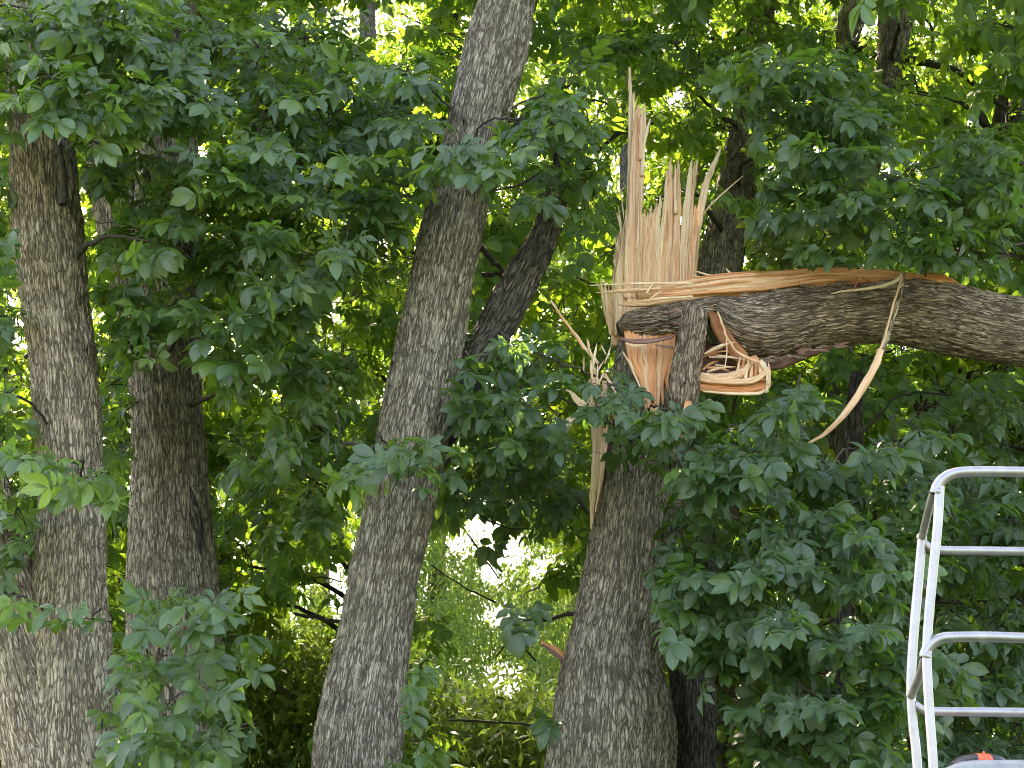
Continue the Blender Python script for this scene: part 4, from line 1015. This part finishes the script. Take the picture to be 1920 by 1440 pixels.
# crowns above the frame, which shade the front of the trees
def crown(fo, x0, x1, y0, y1, z0, z1, n):
    rr = fo.r
    p = np.stack([rr.uniform(x0, x1, n), rr.uniform(y0, y1, n), rr.uniform(z0, z1, n)], 1)
    # clustered
    cidx = rr.integers(0, max(1, n // 26), n); cen = np.stack([rr.uniform(x0, x1, n), rr.uniform(y0, y1, n), rr.uniform(z0, z1, n)], 1)
    p = cen[cidx] + rr.normal(0, .33, (n, 3))
    px, py, f = PX(p)
    ok = (py < -30) | (px < -60) | (px > 1980)
    p = p[ok]; m = len(p)
    fo.add(p, rr.normal(0, 1, (m, 3)) * [1, 1, .4] + [0, 0, -.4], rr.normal(0, .4, (m, 3)) + [0, 0, 1], rr.uniform(.8, 1.2, m), rr.normal(.35, .15, m))
crown(fA, -4.2, -1.2, 9.4, 12.5, 6.4, 10.5, 1500)
crown(fB, -2.8, .0, 9.6, 13.0, 6.6, 11.0, 1500)
crown(fC, -.6, 2.4, 9.6, 13.0, 6.6, 11.5, 1800)
crown(fE, 1.2, 5.5, 8.0, 12.0, 6.4, 11.0, 3000)  # unseen crown, reaching forward to darken the lower right
for fo in (fA, fB, fC, fD, fE, fF): fo.finish(300)

# ---------------------------------------------------------------- far trees, small leaves in the sun
HOLES = [(910, 985, 45, 45), (1030, 1065, 45, 32), (945, 1275, 50, 45), (600, 1060, 45, 45), (630, 1120, 28, 40), (870, 8, 40, 28), (1000, 60, 20, 35), (990, 900, 22, 22), (395, 895, 14, 18), (440, 1010, 30, 22), (860, 1010, 30, 35), (920, 1070, 30, 30), (1300, 940, 22, 34), (1840, 70, 22, 18), (930, 1150, 30, 25), (560, 1000, 30, 20), (1320, 1380, 16, 30), (245, 700, 10, 14), (960, 1030, 36, 30), (815, 1090, 20, 40), (60, 620, 10, 40)]
rf = np.random.default_rng(77)
T_F = [single_leaf(rf, .105, .042) for _ in range(6)]
T_FS = [single_leaf(rf, .085, .022) for _ in range(6)]
T_FB = [single_leaf(rf, .15, .065) for _ in range(6)]
def far_tree(px0, Y, hw, ylo, yhi, n, label, tpl, tint, hang, csize=.3, win=1.0, name='far_tree', seed=0, trunkrows=None):
    rr = np.random.default_rng(400 + seed)
    th = thing(name, label, 'tree', base_of(px0, Y), 'sunlit trees in the distance')
    put_trunk(th, trunkrows or [(-900, px0 - 10, px0 + 6), (500, px0 - 15, px0 + 12), (1440, px0 - 22, px0 + 22), (2200, px0 - 25, px0 + 30)], Y, seed=80 + seed, seg=30, dens=.08, mat=M_BARK_DARK, amp=.006)
    ncl = n // 55
    cx = rr.uniform(px0 - hw, px0 + hw, ncl); cy = rr.uniform(ylo, yhi, ncl)
    ok = np.ones(ncl, bool)
    for (hx, hy, ax, ay) in HOLES:
        dd = ((cx - hx) / (ax + 2)) ** 2 + ((cy - hy) / (ay + 2)) ** 2
        ok &= ~((dd < 1) & (rr.random(ncl) < .93))
    cx, cy = cx[ok], cy[ok]; ncl = len(cx)
    cc = W(cx, cy, Y + rr.normal(0, 1.3, ncl))
    cc = cc[cc[:, 2] > .3]; ncl = len(cc)
    cid = rr.integers(0, ncl, n)
    p = cc[cid] + rr.normal(0, 1, (n, 3)) * [csize, csize, csize * (.75 + hang)]
    px, py, f = PX(p)
    ok = np.ones(n, bool)
    for (hx, hy, ax, ay) in HOLES:
        dd = ((px - hx) / (.8 * ax)) ** 2 + ((py - hy) / (.8 * ay)) ** 2
        ok &= ~((dd < 1 + .9 * (rr.random(n) - .5)) & (rr.random(n) < .85))
    p, cid = p[ok], cid[ok]; m = len(p)
    d = rr.normal(0, 1, (m, 3)) * [1, 1, .5] + [0, 0, -.5 - 2.2 * hang]
    nn = rr.normal(0, .6, (m, 3)) + [0, -.2, .8]
    tcl = rr.normal(0, .26, ncl)
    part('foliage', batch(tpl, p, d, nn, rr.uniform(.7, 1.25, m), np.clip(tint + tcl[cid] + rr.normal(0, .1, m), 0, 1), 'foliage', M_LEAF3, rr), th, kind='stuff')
    # boughs reaching some clusters
    P, R = TRUNKS[th.name]; paths = []
    for i in rr.choice(ncl, min(ncl, 46), False):
        c = cc[i]; k = int(np.argmin(np.abs(P[:, 2] - (c[2] - .6)))); a = P[k]
        paths.append((smooth_path([a, (a + c) / 2 + [0, 0, .25] + rr.normal(0, .12, 3), c], 10), np.linspace(.022, .006, 10)))
    branch_part(th, paths[:20], sides=4)
    return th
far_tree(930, 21, 200, 820, 1500, 66000, 'fine-leaved tree with hanging twigs seen through the gap left of the shattered trunk', T_FS, .35, .35, csize=.2, seed=1, trunkrows=[(-900, 1167, 1183), (1440, 1153, 1197), (2200, 1147, 1203)])
far_tree(1010, 27, 190, 780, 1500, 42000, 'pale yellow-green tree farthest back in the gap left of the shattered trunk', T_F, .7, .1, csize=.24, seed=2, trunkrows=[(-900, 1182, 1198), (1440, 1168, 1212), (2200, 1162, 1218)])
far_tree(560, 22, 210, 720, 1500, 52000, 'fine-leaved tree seen between the second trunk and the leaning trunk', T_FS, .45, .35, csize=.2, seed=3, trunkrows=[(-900, 682, 698), (1440, 668, 712), (2200, 662, 718)])
far_tree(620, 28, 240, 500, 1500, 10000, 'bright tree far behind between the second trunk and the leaning trunk', T_F, .9, .1, seed=4, trunkrows=[(-900, 322, 338), (1440, 308, 352), (2200, 302, 358)])
far_tree(820, 24, 330, -200, 560, 15000, 'bright yellow-green tree seen behind the top of the leaning trunk', T_FB, .9, .15, seed=5, csize=.42)
far_tree(220, 23, 340, -200, 1500, 18000, 'green tree far behind the two left trunks', T_FB, .6, .2, seed=6, csize=.42)
far_tree(1300, 23, 330, -250, 900, 18000, 'green tree far behind the upright splinters', T_FB, .65, .2, seed=7, csize=.42)
far_tree(1800, 23, 330, -250, 900, 20000, 'green tree far behind the leaves at the upper right', T_FB, .7, .2, seed=8, csize=.42)
far_tree(1560, 22, 430, 760, 1560, 22000, 'green tree far behind the dark leaves at the lower right', T_FB, .5, .2, seed=9, csize=.42)
far_tree(600, 33, 800, 300, 1600, 34000, 'rearmost tree low in the gaps', T_FB, .75, .1, seed=10, csize=.55)
# undergrowth along the foot of the frame
def shrub(px0, Y, hw, ytop, n, label, seed):
    rr = np.random.default_rng(500 + seed)
    th = thing('shrub', label, 'shrub', base_of(px0, Y), 'undergrowth behind the trunks')
    cxs = rr.uniform(px0 - hw, px0 + hw, n // 24); top = ytop + 70 * vnoise(cxs / 60., cxs * 0, seed)
    cys = top + (1700 - top) * rr.random(len(cxs)) ** 1.2
    cc = W(cxs, cys, Y + rr.normal(0, .5, len(cxs))); cc = cc[cc[:, 2] > .2]
    cid = rr.integers(0, len(cc), n)
    p = cc[cid] + rr.normal(0, .16, (n, 3))
    d = rr.normal(0, .8, (n, 3)) + [0, -.2, -.4]; nn = rr.normal(0, .5, (n, 3)) + [0, -.2, 1]
    tpl = [single_leaf(rr, .13, .04) for _ in range(5)]
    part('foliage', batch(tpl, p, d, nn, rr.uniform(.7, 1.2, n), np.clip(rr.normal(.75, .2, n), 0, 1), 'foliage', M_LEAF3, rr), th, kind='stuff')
    paths = []
    for c in cc[rr.choice(len(cc), min(60, len(cc)), False)]:
        g = np.array([c[0] + rr.normal(0, .3), c[1] + rr.normal(0, .3), 0])
        paths.append((smooth_path([g, (g + c) / 2 + rr.normal(0, .08, 3), c], 8), np.linspace(.012, .004, 8)))
    branch_part(th, paths, 'stem', sides=4)
shrub(500, 14.5, 140, 1170, 12000, 'narrow-leaved bright shrub at the foot between the second trunk and the leaning trunk', 1)
shrub(900, 15.5, 170, 1290, 11000, 'narrow-leaved shrub at the foot between the leaning trunk and the shattered trunk', 2)

# ---------------------------------------------------------------- metal frame at the right
def metal(name, col, rough, met=1.0, scuff=.12):
    m, nt, out = new_mat(name); L = nt.links.new
    b = N(nt, 'ShaderNodeBsdfPrincipled'); L(b.outputs[0], out.inputs[0])
    b.inputs['Metallic'].default_value = met
    tc = N(nt, 'ShaderNodeTexCoord'); n = N(nt, 'ShaderNodeTexNoise'); n.inputs['Scale'].default_value = 22; n.inputs['Detail'].default_value = 7; n.inputs['Roughness'].default_value = .7
    L(tc.outputs['Object'], n.inputs[0])
    r_ = ramp(nt, [(.3, tuple(c * .72 for c in col)), (.6, col)]); L(n.outputs[0], r_.inputs[0]); L(r_.outputs[0], b.inputs['Base Color'])
    mr = N(nt, 'ShaderNodeMapRange'); L(n.outputs[0], mr.inputs[0]); mr.inputs[3].default_value = rough - scuff; mr.inputs[4].default_value = rough + scuff; L(mr.outputs[0], b.inputs['Roughness'])
    return m
M_ALU = metal('worn_aluminium', (.47, .435, .425), .5)
M_PANEL = metal('pale_panel', (.36, .35, .34), .5, .2)
M_BLACK = metal('black_plastic', (.02, .021, .024), .45, 0)
M_ORANGE = metal('orange_plastic', (.75, .12, .04), .4, 0)
YR, YF = 4.9, 5.35
tR = thing('metal_frame', 'silver tubular metal frame of posts and rails at the right edge, nearest the camera', 'metal frame', base_of(1740, YR))
def pipe(name, pts, n=60, mat=M_ALU):
    """pts (px,py,width px,Y)"""
    q = smooth_path(np.asarray(pts, float), n)
    P = W(q[:, 0], q[:, 1], q[:, 3]); _, _, f = PX(P)
    v, fa, u = tubes([(P, q[:, 2] / 2 * f / FPX)], 20)
    return part(name, make_mesh(name, v, fa, u, None, mat), tR)
pipe('rail', [(1752, 926, 19, YR), (1757, 912, 20, YR), (1768, 898, 20, YR), (1784, 889, 20, YR), (1806, 885, 20, YR), (1850, 884, 20, YR), (1920, 885, 20, YR), (2050, 887, 20, YR), (2300, 890, 20, YR)], 140)
pipe('rail', [(1732, 1232, 19, YR), (1738, 1216, 20, YR), (1750, 1204, 20, YR), (1768, 1196, 20, YR), (1800, 1194, 20, YR), (1860, 1194, 20, YR), (1920, 1196, 20, YR), (2050, 1198, 20, YR), (2300, 1202, 20, YR)], 140)
pipe('rail', [(1733, 1018, 14, YF), (1748, 1029, 16, YF), (1775, 1032, 17, YF), (1850, 1033, 17, YF), (1920, 1034, 17, YF), (2300, 1038, 17, YF)], 90)
pipe('rail', [(1715, 1320, 14, YF), (1732, 1331, 16, YF), (1760, 1334, 17, YF), (1850, 1335, 18, YF), (1920, 1336, 18, YF), (2300, 1340, 18, YF)], 90)
pipe('post', [(1762, 912, 18, YR), (1758, 985, 18, YR), (1750, 1065, 18, YR), (1742, 1150, 18, YR), (1738, 1215, 18, YR), (1738, 1250, 18, YR), (1743, 1340, 18, YR), (1750, 1440, 18, YR), (1764, 1700, 18, YR), (1790, 2600, 16, YR)], 120)
pipe('post', [(1729, 1004, 17, YF), (1722, 1090, 18, YF), (1714, 1180, 18, YF), (1709, 1255, 18, YF), (1708, 1300, 17, YF), (1712, 1360, 18, YF), (1720, 1440, 18, YF), (1735, 1700, 17, YF), (1760, 2600, 15, YF)], 120)
pipe('brace', [(1753, 915, 15, YR + .03), (1744, 945, 15, YR + .15), (1736, 978, 15, YR + .3), (1729, 1008, 15, YF)], 30)
pipe('brace', [(1734, 1232, 15, YR + .03), (1726, 1262, 15, YR + .2), (1715, 1290, 15, YR + .35), (1708, 1306, 15, YF)], 30)
for (xx, Yc, y0) in ((2300, YR, 889), (2300, YF, 1038)):
    pipe('post', [(xx - 10, y0, 18, Yc), (xx - 12, 1100 + (y0 - 889), 18, Yc), (xx - 8, 1340, 18, Yc), (xx + 30, 1700, 18, Yc), (xx + 110, 2600, 16, Yc)], 60)
# weld collars where tubes meet
for (x, y, Yc, wd) in [(1757, 922, YR, 20), (1735, 1230, YR, 21), (1728, 1008, YF, 18), (1708, 1304, YF, 18)]:
    P = W(np.array([x + .5, x, x, x - .5]), np.array([y - 5, y - 3, y + 3, y + 5]), Yc); _, _, f = PX(P)
    v, fa, u = tubes([(P, np.array([.46, .54, .54, .46]) * wd * f / FPX)], 18)
    part('weld', make_mesh('weld', v, fa, u, None, M_ALU), tR)
# pale sheet-metal cowl at the foot of the frame
def cowl():
    xs_ = np.array([1762, 1768, 1778, 1795, 1820, 1860, 1950, 2100, 2300.]); ys_ = np.array([1460, 1447, 1438, 1430, 1426, 1425, 1425, 1427, 1432.])
    q = smooth_path(np.stack([xs_, ys_], 1), 60)
    rings = []
    for dy, Yd in ((700, 5.05), (60, 5.05), (8, 5.05), (2, 5.065), (0, 5.10), (0, 5.25)):
        rings.append(W(q[:, 0] + (dy > 500) * 10, q[:, 1] + dy, Yd))
    V = np.stack(rings, 0)
    V[-1] = W(q[:, 0], q[:, 1], 5.10) + np.array([0, .35, 0]); V[-2] = W(q[:, 0], q[:, 1], 5.10)
    part('cowl', make_mesh('cowl', V.reshape(-1, 3), grid_faces(6, 60, False), None, None, M_PANEL), tR)
cowl()
# orange and black gear on top of the cowl: a low domed shell with an orange cap
YG = 5.22
pg = W(1836, 1432, YG); _, _, fg = PX(pg); ug = fg / FPX
tG = thing('gear', 'orange and black rounded gear lying on the pale metal edge in the bottom right corner', 'equipment', tuple(float(c) for c in pg))
def dome(name, cx, rx, h, ry, mat, z0=0, a0=0, a1=1, n=26, mrows=9, lift=0):
    an = np.linspace(0, 2 * np.pi, n, endpoint=False); el = np.linspace(a0, a1, mrows) * np.pi / 2
    V = []
    for e in el:
        ce, se = np.cos(e) ** .7 + 1e-4, np.sin(e)
        V.append(np.stack([cx * ug + rx * ug * ce * np.cos(an), ry * ug * ce * np.sin(an), np.full(n, z0 * ug + h * ug * se + lift)], 1))
    V = np.concatenate(V) + np.array(BASES[tG.name])
    part(name, make_mesh(name, V, grid_faces(mrows, n), None, None, mat), tG)
dome('shell', 0, 52, 17, 50, M_BLACK)
dome('shell', 70, 52, 8, 44, M_BLACK, z0=-1)
dome('cap', 1, 36, 20, 53, M_ORANGE, z0=-2)
dome('latch', 10, 4, 26, 6, M_ORANGE, z0=-2, n=10, mrows=5)
